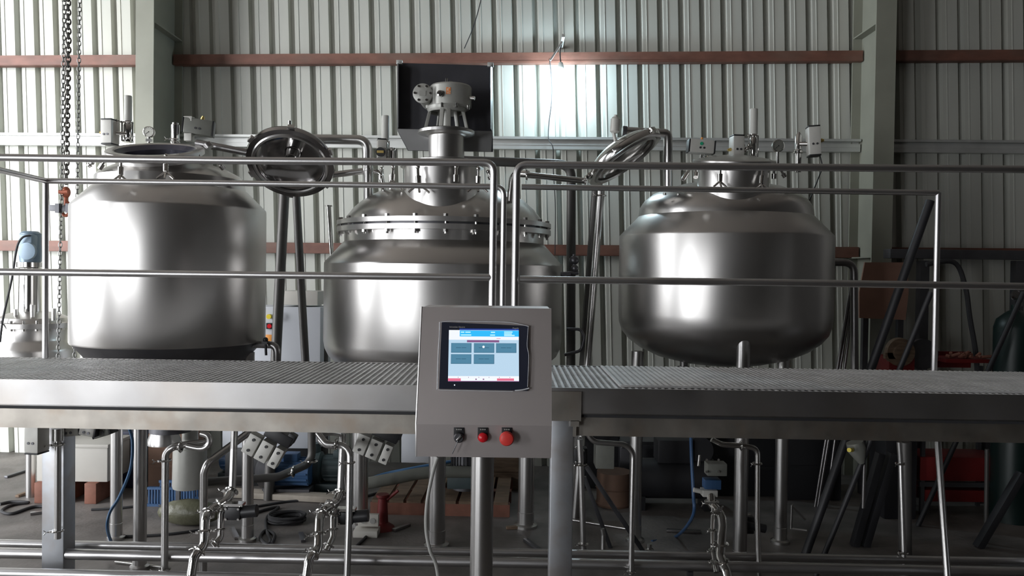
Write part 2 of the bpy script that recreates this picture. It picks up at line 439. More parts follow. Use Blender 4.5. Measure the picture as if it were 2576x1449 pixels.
# legs
def pleg(px0, px1, pyb, Y, top, m='leg_steel'):
    a = P(px0, 1200, Y); b = P(px1, 1200, Y); wd = b.x - a.x
    mb = MB(); mb.box(((a.x + b.x) / 2, Y + wd / 2, top / 2), (wd, wd, top), bev=0.006)
    mb.box(((a.x + b.x) / 2, Y + wd / 2, 0.006), (wd * 1.6, wd * 1.6, 0.012)); return mb.build('leg', m, platform)
TOPL = ZP - HF - GAP - HB
pleg(1384, 1442, 1449, yf(0.2) + 0.002, TOPL + HB)
pleg(105, 160, 1400, 4.78, TOPL)
pleg(-140, -75, 1400, 3.95, TOPL); 
pleg(2700, 2770, 1400, 3.9, TOPL); pleg(2625, 2690, 1400, 4.78, TOPL)
mb = MB(); a = P(1383, 985, 3.88); b = P(1462, 1060, 3.88)
mb.box(((a.x + b.x) / 2, 3.888, (a.z + b.z) / 2), (b.x - a.x, 0.012, a.z - b.z)); mb.box((b.x - 0.03, 3.888, b.z - 0.012), (0.04, 0.012, 0.03))
mb.build('gusset', 'beam_steel', platform)

# ================================================================ HANDRAILS
RR = 0.0185
def rail_thing(name, label, parts, group='handrails of the platform'):
    t = thing(name, parts[0][2][0] * 1.0, label, 'handrail', group)
    for pn, m, pts, r, bend in parts:
        MB().pipe(pts, r, bend, 20).build(pn, m, t)
    return t
YB = 3.9 + DEPTH - 0.03
def pf(px, py): return P(px, py, yf((px - 1288) / FPX * 3.9) + 0.02)
def pb(px, py): return P(px, py, yf((px - 1288) / FPX * 4.9) + DEPTH - 0.03)
zpf = lambda px: V((pf(px, 960).x, pf(px, 960).y, ZP))
def down(p, z): return V((p.x, p.y, z))
a = pf(1243, 409)
rail_thing('handrail', 'front stainless handrail of the left half of the platform with bent end post', [
    ('top_rail', 'rail_steel', [pf(-220, 393), pf(600, 404), a, down(a, ZP)], RR, 0.055),
    ('mid_rail', 'rail_steel', [pf(-220, 681), pf(600, 691), pf(1240, 698)], RR * 0.95, 0.1)])
a = pf(1300, 414)
rail_thing('handrail', 'front stainless handrail of the right half of the platform with bent end post', [
    ('top_rail', 'rail_steel', [down(a, ZP), a, pf(1900, 420), pf(2800, 428)], RR, 0.055),
    ('mid_rail', 'rail_steel', [pf(1308, 703), pf(1900, 710), pf(2800, 724)], RR * 0.95, 0.1),
    ('post', 'rail_steel', [pf(2798, 428), down(pf(2798, 428), ZP)], RR, 0.05)])
c = pb(115, 455); f0 = P(-150, 388, 3.95)
e = pb(1268, 470)
rail_thing('handrail', 'rear stainless handrail of the left half, turning towards the camera at its left end', [
    ('top_rail', 'rail_steel', [c, pb(600, 461), e, down(e, ZP)], RR * 0.95, 0.06),
    ('side_rail', 'rail_steel', [c, c + (P(0, 428, 4.42) - c) * 2.0], RR * 0.95, 0.05),
    ('post', 'rail_steel', [c + V((0, 0, 0)), down(c, ZP)], RR * 0.95, 0.05)])
c = pb(2360, 485)
rail_thing('handrail', 'rear stainless handrail of the right half ending at a bright corner post', [
    ('top_rail', 'rail_steel', [pb(1312, 470), pb(1800, 477), c], RR * 0.95, 0.06),
    ('post', 'rail_steel', [c, down(c, ZP)], RR * 0.95, 0.05)])
e2 = P(1284, 424, 5.6)

# ================================================================ FITTINGS
def clampring(mb, p, ax, r):
    ax = V(ax).normalized(); p = V(p)
    mb.lathe([(r * 0.9, -r * 0.28), (r * 1.35, -r * 0.22), (r * 1.5, 0), (r * 1.35, r * 0.22), (r * 0.9, r * 0.28)], p, ax, 20)
    ref = V((0, 0, 1)) if abs(ax.z) < 0.8 else V((-0.8, -0.6, 0)).normalized()
    sd = ax.cross(ref).normalized() if abs(ax.z) < 0.8 else ref
    q = p + sd * r * 1.6
    mb.box(q, (r * 0.5, r * 0.5, r * 0.5)); mb.cyl(q - ax * r * 0.1, q + sd * r * 0.7, r * 0.13, n=8)
    t = q + sd * r * 0.9
    mb.cyl(t, t + (sd + ax) * r * 0.55, r * 0.12, n=8); mb.cyl(t, t + (sd - ax) * r * 0.55, r * 0.12, n=8)
def clamp(parent, p, ax, r):
    mb = MB(); clampring(mb, p, ax, r); return mb.build('clamp', 'polished', parent)
def swing_bolt(parent, a, b, spread=0.05, r=0.0075, spokes=True):
    a = V(a); b = V(b); d = (b - a).normalized(); sd = V((1, 0, 0)); fr = V((0, -1, 0))
    mb = MB(); mb.cyl(a, b, r, n=10); mb.cyl(a + (b - a) * 0.55, b, r * 2.0, r * 1.8, n=12); mb.sphere(a, r * 1.6, 10)
    if spokes:
        for (s1, s2) in ((-1, 0.2), (1, 0.2), (0.1, 1)):
            mb.cyl(b, b + (sd * s1 + fr * s2 * 0.5) * spread + d * spread * 0.9, r * 0.8, n=8)
    return mb.build('swing_bolt', 'polished', parent)
def actuator_box(parent, c, sz, R=None, m='act_white', knob=None, holes=True, name='actuator'):
    R = R or Matrix.Identity(3); c = V(c)
    mb = MB(); mb.box(c, sz, R, bev=min(sz) * 0.12)
    o = mb.build(name, m, parent)
    e = MB()
    for s in (-1, 1):
        ax = 2 if sz[2] >= sz[0] else 0
        d = [0, 0, 0]; d[ax] = s * (sz[ax] / 2 + 0.004); z = [sz[0] * 0.96, sz[1] * 0.96, sz[2] * 0.96]; z[ax] = 0.010
        e.box(c + R @ V(d), z, R, bev=0.003)
    build_each(e, 'end_cap', 'black', o)
    if holes:
        h = MB()
        for dx in (-0.014, 0.014):
            q = c + R @ V((dx, -sz[1] / 2, -sz[2] * 0.12)); h.cyl(q + R @ V((0, 0.004, 0)), q - R @ V((0, 0.004, 0)), 0.008, n=12)
        build_each(h, 'port', 'dark_steel', o)
    if knob:
        d, m2, r = knob; d = R @ V(d); h = MB(); q = c + V((d.x * sz[0] / 2, d.y * sz[1] / 2, d.z * sz[2] / 2))
        h.cyl(q, q + d.normalized() * r * 1.4, r, n=16); h.cyl(q + d.normalized() * r * 1.4, q + d.normalized() * r * 2.2, r * 0.7, n=12)
        h.build('knob', m2, o)
    return o
def filter_valve(parent, cx, Y, y_top, y_mid, y_bot, rf, rb):
    """air filter cartridge standing on a polished valve body"""
    a = P(cx, y_top, Y); b = P(cx, y_mid, Y); c = P(cx, y_bot, Y)
    mb = MB(); h = b.z - c.z
    mb.lathe([(0, 0), (rb * 0.8, 0), (rb * 1.25, 0.004), (rb * 1.25, 0.018), (rb * 0.8, 0.024), (rb, h * 0.25), (rb, h * 0.8), (rb * 0.7, h * 0.9), (rb * 1.1, h * 0.92), (rb * 1.1, h), (0, h)], (b.x, Y, c.z), n=28)
    for s in (-1, 1): mb.cyl((b.x + s * rb * 1.25, Y - 0.01, c.z + 0.01), (b.x + s * rb * 1.25, Y - 0.01, b.z - 0.01), 0.006, n=8)
    o = mb.build('valve', 'polished', parent)
    mb = MB(); hh = a.z - b.z
    mb.lathe([(0, 0), (rf, 0), (rf, hh * 0.97), (rf * 0.9, hh), (rf * 0.75, hh), (rf * 0.75, hh * 0.96), (0, hh * 0.96)], (b.x, Y, b.z), n=28)
    mb.build('air_filter', 'filter_white', o)
    cl = MB(); clampring(cl, (b.x, Y, b.z - 0.01), (0, 0, 1), rb * 0.85); cl.build('clamp', 'polished', o)
    return o
def gauge(parent, cx, cy, Y, r, y_bot, face='dial'):
    p = P(cx, cy, Y); q = P(cx, y_bot, Y)
    mb = MB(); ax = V((0.1, -1, 0)).normalized()
    mb.lathe([(0, -0.02), (r * 0.95, -0.02), (r, -0.01), (r, 0.012), (r * 0.9, 0.014), (r * 0.88, 0.008), (0, 0.008)], p, ax, 32)
    mb.cyl((p.x, Y, p.z - r * 0.9), (p.x, Y, q.z), r * 0.25, n=12); mb.box((p.x, Y, q.z + 0.02), (r * 0.9, r * 0.7, r * 0.5))
    o = mb.build('gauge', 'polished', parent)
    f = MB(); f.use(face).lathe([(0, 0.011), (r * 0.88, 0.011), (r * 0.88, 0.009), (0, 0.009)], p, ax, 32)
    f.use('black')
    up = V((0, 0, 1)); sd = ax.cross(up)
    for i in range(11):
        a = math.radians(225 - 27 * i); dd = -sd * math.cos(a) + up * math.sin(a)
        f.cyl(p + ax * 0.0115 + dd * r * 0.66, p + ax * 0.0115 + dd * r * 0.8, r * 0.025, n=6)
    f.cyl(p + ax * 0.013, p + ax * 0.013 + (sd * 0.5 + up * -0.4) * r, r * 0.03, n=6); f.sphere(p + ax * 0.013, r * 0.09, 10)
    f.build('dial', None, o)
    return o
def tank_root(cx, Y, label): return thing('process_tank', (cx, Y, 0), label, 'tank', 'three large steel process tanks')

def tube_px(mb, pts, r, bend=0.0, n=16):
    return mb.pipe([P(*p) for p in pts], r, bend, n)

def profile(cpx, Y, R, rpx, pts):
    return [(max(0, a * R / rpx), P(cpx, y, Y).z) for a, y in pts]

def tank_legs(root, spots, r, ztop, foot=0.03):
    for (x, y) in spots:
        mb = MB(); mb.cyl((x, y, 0.03), (x, y, ztop), r, n=24); o = mb.build('leg', 'pipe_steel', root)
        MB().lathe([(0, 0), (r * 1.5, 0), (r * 1.5, 0.02), (r * 1.05, 0.03), (r * 1.05, 0.12), (r * 0.9, 0.125)], (x, y, 0), n=24).build('foot', 'pipe_steel', o)

# ---------------------------------------------------------------- left tank
LY = 5.8; LX = P(431, 700, LY).x; LR = 0.66
T1 = tank_root(LX, LY, 'left tank, tall cylinder with conical bottom and open tilted manway')
pr = profile(431, LY, LR, 249, [(0, 402), (60, 405), (110, 414), (150, 427), (178, 440), (190, 452), (193, 478), (199, 480)])
MB().lathe(pr, (LX, LY, 0), n=96).build('dome', 'dome_steel', T1)
pr = profile(431, LY, LR, 249, [(199, 479), (248, 525), (249, 530), (249, 854), (247, 858)])
MB().lathe(pr, (LX, LY, 0), n=96).build('jacket', 'tank_steel', T1)
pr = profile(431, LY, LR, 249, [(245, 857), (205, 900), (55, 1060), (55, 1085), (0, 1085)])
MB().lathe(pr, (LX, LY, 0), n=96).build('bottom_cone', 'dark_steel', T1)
tank_legs(T1, [(P(350, 1000, 5.25).x, 5.27), (P(287, 1000, 5.8).x, 5.84), (P(625, 1000, 5.84).x, 5.84)], 0.042, P(431, 885, LY).z)
# manway neck, tilted towards the platform
na = V((0.02, -math.sin(math.radians(17)), math.cos(math.radians(17)))).normalized()
rc = P(391, 377, 5.52)
mb = MB(); mb.lathe([(0.232, -0.36), (0.232, -0.06), (0.245, -0.05), (0.312, -0.035), (0.318, -0.03), (0.318, 0.0), (0.31, 0.006), (0.268, 0.006), (0.262, 0.0), (0.226, -0.03), (0.226, -0.36)], rc, na, 64, closed=True)
mb.build('manway_neck', 'tank_steel', T1)
MB().lathe([(0.0, -0.30), (0.224, -0.30), (0.224, -0.03), (0.260, 0.0)], rc, na, 48).build('manway_inside', 'bore_shade', T1)
for (a, b, sp) in (((304, 398, 5.2), (303, 440, 5.17), True), ((418, 392, 5.16), (417, 432, 5.13), True), ((268, 398, 5.4), (250, 425, 5.4), False), ((545, 402, 5.4), (562, 425, 5.45), False), ((500, 392, 5.5), (508, 412, 5.5), False), ((232, 410, 5.5), (222, 418, 5.5), False)):
    swing_bolt(T1, P(*a), P(*b), 0.055, 0.009, sp)
v = filter_valve(T1, 322, 5.85, 241, 305, 359, 0.027, 0.031)
actuator_box(v, P(277, 333, 5.8), (0.088, 0.10, 0.17), Matrix.Rotation(-0.15, 3, 'Z'), knob=((-1, 0, 0), 'brass', 0.016))
MB().cyl(P(292, 335, 5.8), P(318, 337, 5.83), 0.014).build('stem', 'polished', v)
gauge(T1, 375, 332, 5.8, 0.040, 360)
p = P(441, 330, 5.85); mb = MB(); mb.lathe([(0, -0.09), (0.03, -0.09), (0.035, -0.08), (0.028, -0.07), (0.03, 0.045), (0.022, 0.05), (0.022, 0.06), (0.012, 0.065), (0, 0.066)], p, n=28); v2 = mb.build('valve', 'polished', T1)
clamp(v2, p + V((0, 0, -0.062)), (0, 0, 1), 0.024)
actuator_box(v2, P(500, 321, 5.85), (0.20, 0.10, 0.115), Matrix.Rotation(0.22, 3, 'Z') @ Matrix.Rotation(0.10, 3, 'Y'), 'act_grey', knob=((0.15, 0, 1), 'brass', 0.013))
mb = MB(); mb.box(P(476, 300, 5.82), (0.06, 0.06, 0.035), bev=0.004); mb.box(P(476, 346, 5.82), (0.055, 0.06, 0.055), bev=0.004); build_each(mb, 'bracket', 'act_white', v2)
# open lid, swung to the right on its arm
lc = P(731, 409, 5.72); ln = V((0.03, -0.68, -0.73)).normalized()
lid = MB(); lid.lathe([(0.306, -0.02), (0.312, 0.0), (0.306, 0.022), (0.272, 0.024), (0.268, 0.0), (0.262, -0.02), (0.24, -0.045), (0.19, -0.075), (0.12, -0.095), (0.055, -0.1), (0.055, -0.16), (0.042, -0.16), (0.042, -0.105), (0, -0.105), (0, -0.13), (0.038, -0.13), (0.1, -0.12), (0.2, -0.095), (0.26, -0.06), (0.285, -0.03)], lc, ln, 72, closed=False)
ld = lid.build('manway_lid', 'mirror_dark', T1)
mb = MB(); mb.lathe([(0.272, 0.02), (0.262, 0.034), (0.25, 0.036), (0.243, 0.026), (0.25, 0.012), (0.266, 0.008)], lc, ln, 72, closed=True); mb.build('gasket', 'pipe_steel', ld)
mb = MB(); mb.lathe([(0.058, -0.088), (0.052, -0.03), (0.046, -0.03), (0.05, -0.088)], lc + V((0.0, 0, -0.0)), ln, 32, closed=True); mb.build('nozzle_ring', 'polished', ld)
mb = MB()
u = V((1, 0, 0)); u = (u - ln * u.dot(ln)).normalized(); v_ = ln.cross(u)
for i in range(6):
    a = 2 * PI * (i + 0.3) / 6; q = lc + (u * math.cos(a) + v_ * math.sin(a)) * 0.318; R = Matrix((u * math.cos(a) + v_ * math.sin(a), -u * math.sin(a) + v_ * math.cos(a), ln)).transposed()
    mb.box(q, (0.02, 0.05, 0.03), R, bev=0.003)
build_each(mb, 'lug', 'pipe_steel', ld)
mb = MB(); q = P(729, 330, 5.80); mb.box(q + V((0, 0, 0.01)), (0.06, 0.03, 0.04), bev=0.004); mb.cyl(q, q + V((0, 0, 0.075)), 0.012); mb.cyl(q + V((0.018, 0, 0)), q + V((0.018, 0, 0.04)), 0.012); mb.build('hinge_knuckle', 'polished', ld)
mb = MB(); mb.pipe([P(495, 360, 5.75), P(560, 372, 5.72), P(632, 386, 5.74)], 0.026, n=16); mb.cyl(P(520, 362, 5.62), P(528, 372, 5.62), 0.03); mb.build('hinge_arm', 'pipe_dark', T1)
# outlet at the lower right
mb = MB(); mb.pipe([P(625, 866, 5.75), P(697, 868, 5.7), P(699, 1010, 5.7)], 0.026, 0.06); o = mb.build('outlet_pipe', 'pipe_dark', T1)
mb = MB(); q = P(668, 862, 5.66); mb.box(q, (0.04, 0.05, 0.02)); mb.cyl(q, q + V((0.005, 0, -0.09)), 0.009); mb.sphere(q + V((0, 0, 0.02)), 0.02, 10); mb.build('valve_handle', 'black', o)

# ---------------------------------------------------------------- centre tank
CY = 6.2; CXX = P(1118, 700, CY).x; CRR = 0.916
T2 = tank_root(CXX, CY, 'centre tank with bolted flange ring and a gearbox agitator on top')
pr = profile(1118, CY, CRR, 300, [(0, 464), (60, 466), (110, 472), (160, 484), (200, 504), (228, 528), (244, 548), (250, 561), (270, 563)])
MB().lathe(pr, (CXX, CY, 0), n=112).build('dome', 'dome_steel', T2)
fl = MB()
zt, zm1, zm2, zb = [P(1118, y, CY).z for y in (562, 573, 578, 590)]
rf_ = 270 * CRR / 300
fl.lathe([(rf_ * 0.93, zt), (rf_, zt), (rf_, zm1), (rf_ * 0.93, zm1)], (CXX, CY, 0), n=112, closed=True)
fl.lathe([(rf_ * 0.93, zm2), (rf_, zm2), (rf_, zb), (rf_ * 0.93, zb)], (CXX, CY, 0), n=112, closed=True)
fl.build('flange_ring', 'tank_steel', T2)
MB().lathe([(rf_ * 0.955, zm2 - 0.002), (rf_ * 0.955, zm1 + 0.002)], (CXX, CY, 0), n=96).build('gasket', 'dark_steel', T2)
for i in range(24):
    a = 2 * PI * (i + 0.35) / 24
    if math.sin(a) > 0.35: continue
    q = V((CXX + math.cos(a) * rf_ * 0.972, CY + math.sin(a) * rf_ * 0.972, 0))
    mb = MB(); mb.cyl(q + V((0, 0, zb - 0.03)), q + V((0, 0, zt + 0.012)), 0.009, n=8)
    mb.cyl(q + V((0, 0, zt)), q + V((0, 0, zt + 0.018)), 0.018, n=6); mb.cyl(q + V((0, 0, zb - 0.018)), q + V((0, 0, zb)), 0.018, n=6)
    mb.build('flange_bolt', 'polished', T2)
pr = profile(1118, CY, CRR, 300, [(252, 586), (252, 613), (254, 614), (299, 663), (300, 668)])
MB().lathe(pr, (CXX, CY, 0), n=112).build('shoulder', 'dome_steel', T2)
pr = profile(1118, CY, CRR, 300, [(300, 667), (300, 855), (297, 872), (288, 890), (268, 908), (235, 924), (180, 940), (100, 950), (0, 954)])
MB().lathe(pr, (CXX, CY, 0), n=112).build('jacket', 'tank_steel', T2)
tank_legs(T2, [(P(1101, 1000, 5.75).x, 5.78), (P(905, 1000, 6.2).x, 6.25), (P(1327, 1000, 6.2).x, 6.25), (CXX + 0.3, 6.85)], 0.062, P(1118, 925, CY).z)
# agitator neck
AY = 5.75; AX = P(1112, 460, AY).x
zb_, zt_ = P(1112, 545, AY).z, P(1112, 414, AY).z
MB().lathe([(0.272, zb_ - 0.15), (0.272, zt_ - 0.03), (0.30, zt_ - 0.025), (0.30, zt_), (0, zt_)], (AX, AY, 0), n=72).build('manway_neck', 'tank_steel', T2)
AX2 = P(1123, 360, AY).x
z1, z2 = P(1123, 404, AY).z, P(1123, 340, AY).z
ag = MB().lathe([(0.25, zt_), (0.25, zt_ + 0.018), (0.2, zt_ + 0.03), (0.128, z1 + 0.01), (0.128, z2 - 0.01), (0.15, z2), (0.15, z2 + 0.01)], (AX2, AY, 0), n=48).build('agitator_column', 'tank_steel', T2)
zf = P(1128, 338, AY).z
MB().lathe([(0, zf - 0.01), (0.175, zf - 0.008), (0.205, zf), (0.205, zf + 0.02), (0.19, zf + 0.028), (0, zf + 0.03)], (AX2, AY, 0), n=56).build('mounting_flange', 'pipe_steel', ag)
mb = MB(); mb.lathe([(0.03, zf + 0.02), (0.03, zf + 0.25)], (AX2, AY, 0), n=20)
zg0 = P(1133, 274, AY).z
for i, ang in enumerate((-100, -80, -10, 190, 60, 120)):
    a = math.radians(ang); b0 = V((AX2 + math.cos(a) * 0.155, AY + math.sin(a) * 0.155, zf + 0.02)); t0 = V((AX2 + math.cos(a) * 0.115, AY + math.sin(a) * 0.115, zg0 + 0.01))
    mb.bar(b0, t0, 0.028, 0.022, up=(math.cos(a), math.sin(a), 0))
mb.lathe([(0.13, zg0 - 0.03), (0.14, zg0 - 0.01), (0.14, zg0 + 0.01), (0, zg0 + 0.01)], (AX2, AY, 0), n=32)
mb.build('pedestal', 'gear_paint', ag)
zg1 = P(1133, 217, AY).z; GX = P(1134, 240, AY).x
mb = MB(); mb.lathe([(0, zg0), (0.135, zg0), (0.150, zg0 + 0.012), (0.150, zg1 - 0.012), (0.14, zg1), (0.05, zg1 + 0.006), (0, zg1 + 0.006)], (GX, AY, 0), n=40)
cc = P(1064, 236, AY - 0.10); mb.cyl(cc + V((0.01, 0.02, 0)), cc + V((0.02, 0.26, 0)), 0.062, n=32); mb.box(cc + V((0.07, 0.15, -0.03)), (0.12, 0.14, 0.11), bev=0.01)
mb.cyl(P(1107, 235, AY - 0.16), P(1107, 235, AY - 0.05), 0.022, n=20)
gb = mb.build('gearbox', 'gear_paint', T2)
mb = MB(); mb.lathe([(0, 0.0), (0.07, 0.0), (0.07, 0.016), (0.062, 0.02), (0, 0.02)], cc, (-0.03, -1, 0), 36); mb.box(cc + V((0, -0.021, 0)), (0.045, 0.006, 0.035)); mb.build('end_cover', 'gear_paint', gb)
mb = MB()
for i in range(6):
    a = PI / 3 * i + 0.0; q = cc + V((math.cos(a) * 0.055, -0.018, math.sin(a) * 0.055)); mb.cyl(q, q + V((0, -0.012, 0)), 0.009, n=6)
for s, hh in ((0, 0.05), (0.03, 0.03)): mb.cyl((GX - 0.03 + s, AY - 0.03, zg1), (GX - 0.03 + s, AY - 0.03, zg1 + hh), 0.009, n=10)
for a in (-150, -110, -70, -30):
    q = V((GX + math.cos(math.radians(a)) * 0.15, AY + math.sin(math.radians(a)) * 0.15, zg0 - 0.006)); mb.cyl(q - V((0, 0, 0.012)), q + V((0, 0, 0.02)), 0.010, n=8)
mb.cyl((GX + 0.14, AY - 0.05, zg0 + 0.07), (GX + 0.175, AY - 0.06, zg0 + 0.065), 0.014, n=10)
mb.lathe([(0, 0), (0.022, 0), (0.022, 0.008), (0.014, 0.01), (0.014, 0.016), (0, 0.016)], P(1107, 235, AY - 0.16), (0, -1, 0), 20)
build_each(mb, 'bolt', 'polished', gb)
mb = MB(); q = P(1129, 228, AY - 0.1515)
for i in range(3):
    a0 = -98 + i * 4; pts = []
    for aa in (a0, a0 + 4.2): pts.append(V((GX + math.cos(math.radians(aa)) * 0.1525, AY + math.sin(math.radians(aa)) * 0.1525, 0)))
    zc = q.z; mb.prism([pts[0] + V((0, 0, zc - 0.024)), pts[1] + V((0, 0, zc - 0.024)), pts[1] + V((0, 0, zc + 0.024)), pts[0] + V((0, 0, zc + 0.024))], (0, 0.002, 0))
mb.build('sticker', 'sticker', gb)
# sheet steel guard standing round the gearbox
def quad_px(mb, pts, Y, th): mb.prism([P(a, b, Y) for a, b in pts], (0, th, 0))
g = MB(); quad_px(g, [(1000, 158), (1239, 165), (1240, 382), (1026, 379), (1000, 330)], 6.02, 0.006)
gd = g.build('guard_panel', 'dark_plate', T2)
g = MB(); aa = P(999, 157, 6.02); bb = P(999, 328, 6.02); g.prism([aa, bb, bb + V((0.03, -0.16, 0)), aa + V((0.03, -0.16, -0.06))], (0.005, 0, 0))
aa = P(1239, 163, 6.02); bb = P(1239, 332, 6.02); g.prism([aa, bb, bb + V((-0.01, -0.16, 0)), aa + V((-0.01, -0.16, -0.06))], (-0.005, 0, 0)); build_each(g, 'side_flange', 'dark_plate', gd)
g = MB(); quad_px(g, [(999, 326), (1239, 332), (1236, 381), (1027, 378)], 5.93, 0.005)
a1, a2 = P(1012, 317, 5.93), P(1239, 325, 5.93)
g.prism([P(999, 326, 5.93), P(1239, 332, 5.93), P(1239, 332, 5.93) + V((0, 0.09, 0.012)), P(1010, 326, 5.93) + V((0, 0.09, 0.012))], (0, 0, 0.006)); g.build('skirt', 'skirt_plate', gd)
g = MB()
for (a, b) in ((1005, 157), (1234, 163)): g.box(P(a, b, 5.98), (0.045, 0.03, 0.03), bev=0.002); g.cyl(P(a, b, 5.96), P(a, b, 5.955), 0.008, n=8)
build_each(g, 'corner_bracket', 'galv', gd)
for (a, b, sp) in (((989, 420, 5.72), (987, 455, 5.70), True), ((1051, 420, 5.44), (1053, 462, 5.42), True), ((1148, 420, 5.42), (1147, 458, 5.40), False), ((1203, 424, 5.5), (1202, 460, 5.5), True), ((1228, 432, 5.7), (1236, 452, 5.7), False), ((960, 425, 5.9), (957, 452, 5.9), False)):
    swing_bolt(T2, P(*a), P(*b), 0.07, 0.010, sp)
# vent pipe on the dome, bending to the left behind the open lid
mb = MB(); mb.pipe([P(790, 350, 5.95), P(925, 352, 5.95), P(926, 520, 5.95)], 0.036, 0.085, 24); o = mb.build('vent_pipe', 'pipe_steel', T2)
mb = MB(); q = P(926, 427, 5.95); mb.lathe([(0.036, -0.012), (0.040, -0.01), (0.040, 0.01), (0.036, 0.012)], q, n=24); mb.build('collar', 'pipe_steel', o)
MB().pipe([P(835, 440, 5.95), P(916, 430, 5.95)], 0.024, n=16).build('arm', 'pipe_steel', o)
mb = MB(); mb.pipe([P(940, 430, 5.9), P(958, 436, 5.9), P(966, 480, 5.9)], 0.018, 0.06, 16); mb.cyl(P(985, 440, 5.85), P(985, 500, 5.85), 0.022); mb.build('nozzle', 'polished', T2)
v = filter_valve(T2, 985, 5.95, 372, 372.5, 408, 0.001, 0.026)
vf = filter_valve(T2, 969, 6.05, 291, 352, 400, 0.029, 0.024)
actuator_box(vf, P(960, 376, 5.92), (0.066, 0.09, 0.135), Matrix.Rotation(0.25, 3, 'Z'), holes=False)
mb = MB(); q = P(958, 383, 5.86); mb.cyl(q, q + V((0, -0.02, 0)), 0.034, n=28); mb.build('dial', 'black', vf)
mb = MB(); mb.box(q + V((0, -0.024, 0)), (0.05, 0.008, 0.018)); mb.build('dial_pointer', 'brass', vf)
# polished elbow and arm on the right of the dome
mb = MB(); mb.pipe([P(1330, 438, 5.7), P(1290, 436, 5.75), P(1283, 505, 5.8)], 0.026, 0.07, 20); mb.build('nozzle', 'polished', T2)
mb = MB(); mb.pipe([P(1325, 440, 5.7), P(1472, 455, 5.78)], 0.022, n=16); o = mb.build('hinge_arm', 'pipe_steel', T2)
clamp(o, P(1325, 440, 5.7), (1, 0, 0), 0.028); clamp(o, P(1472, 455, 5.78), (1, 0, 0), 0.028)
# edge-on lid
c1, c2 = P(1483, 452, 5.85), P(1655, 340, 5.85); lc = (c1 + c2) / 2; e1 = (c2 - c1).normalized(); R2 = (c2 - c1).length / 2
ln = V((0, -1, 0)).cross(e1).normalized()
if ln.z > 0: ln = -ln
ln = (ln * 0.97 + V((0, -1, 0)) * 0.2).normalized()
lid = MB(); lid.lathe([(0.308, -0.02), (0.314, 0.0), (0.308, 0.024), (0.272, 0.026), (0.268, 0.0), (0.262, -0.02), (0.24, -0.045), (0.19, -0.07), (0.12, -0.085), (0, -0.09), (0, -0.10), (0.1, -0.098), (0.2, -0.085), (0.26, -0.055), (0.285, -0.03)], lc, ln, 72)
ld2 = lid.build('manway_lid', 'polished', T2)
mb = MB(); mb.lathe([(0.272, 0.02), (0.262, 0.036), (0.25, 0.038), (0.243, 0.026), (0.25, 0.012), (0.266, 0.008)], lc, ln, 72, closed=True); mb.build('gasket', 'pipe_steel', ld2)
mb = MB(); u = V((0, -1, 0)); u = (u - ln * u.dot(ln)).normalized(); v_ = ln.cross(u)
for i in range(6):
    a = 2 * PI * (i + 0.2) / 6; d_ = u * math.cos(a) + v_ * math.sin(a); R = Matrix((d_, ln.cross(d_), ln)).transposed()
    mb.box(lc + d_ * 0.32, (0.02, 0.06, 0.034), R, bev=0.003)
build_each(mb, 'lug', 'polished', ld2)
mb = MB(); q0, q1 = P(1546, 335, 5.7), P(1549, 292, 5.7); mb.lathe([(0, 0), (0.022, 0), (0.034, 0.012), (0.034, 0.1), (0.022, 0.115), (0.012, 0.115), (0.012, 0.13), (0, 0.13)], q0, q1 - q0, 24)
mb.cyl(P(1543, 332, 5.7), P(1552, 372, 5.7), 0.012); mb.build('lid_handle', 'act_white', ld2)
mb = MB(); pts = [P(a, b, 5.68) for a, b in ((1538, 362), (1549, 352), (1562, 372), (1550, 384), (1530, 408), (1512, 420), (1526, 392))]; mb.prism(pts, (0, 0.012, 0)); mb.cyl(P(1547, 368, 5.665), P(1547, 368, 5.70), 0.016, n=16); mb.build('lid_bracket', 'galv', ld2)
mb = MB(); mb.pipe([P(1410, 690, 5.9), P(1455, 686, 5.9)], 0.016); mb.sphere(P(1444, 655, 5.95), 0.036, 14); mb.cyl(P(1444, 690, 5.93), P(1444, 640, 5.95), 0.012); mb.sphere(P(1446, 675, 5.9), 0.028, 12); mb.box(P(1425, 690, 5.88), (0.06, 0.04, 0.02)); mb.build('side_valve', 'dark_steel', T2)
mb = MB(); mb.pipe([P(1425, 828, 6.1), P(1462, 828, 6.1), P(1470, 850, 6.1), P(1462, 882, 6.1), P(1420, 893, 6.1)], 0.012, 0.05); mb.build('handle', 'dark_steel', T2)

# ---------------------------------------------------------------- right tank
RY = 6.15; RXX = P(1819, 700, RY).x; RRR = 0.80
T3 = tank_root(RXX, RY, 'right tank, squat and dish-bottomed with a closed round manway')
pr = profile(1819, RY, RRR, 272, [(0, 458), (60, 460), (110, 466), (150, 476), (185, 490), (208, 508), (219, 524), (222, 540), (223, 547)])
MB().lathe(pr, (RXX, RY, 0), n=112).build('dome', 'dome_steel', T3)
pr = profile(1819, RY, RRR, 272, [(222, 546), (271, 595), (272, 600), (272, 785), (270, 812), (262, 835), (245, 855), (215, 876), (170, 896), (110, 910), (50, 917), (0, 918)])
MB().lathe(pr, (RXX, RY, 0), n=112).build('jacket', 'tank_steel', T3)
tank_legs(T3, [(P(1868, 1000, 5.43).x, 5.43)], 0.047, P(1868, 852, 5.43).z)
tank_legs(T3, [(P(1605, 1000, 5.9).x, 5.95), (P(1975, 1000, 5.9).x, 5.95)], 0.047, P(1819, 880, RY).z)
NX, NY = P(1847, 450, 5.75).x, 5.75
na = V((0.0, -math.sin(math.radians(9)), math.cos(math.radians(9)))).normalized(); rc = P(1847, 405, 5.72)
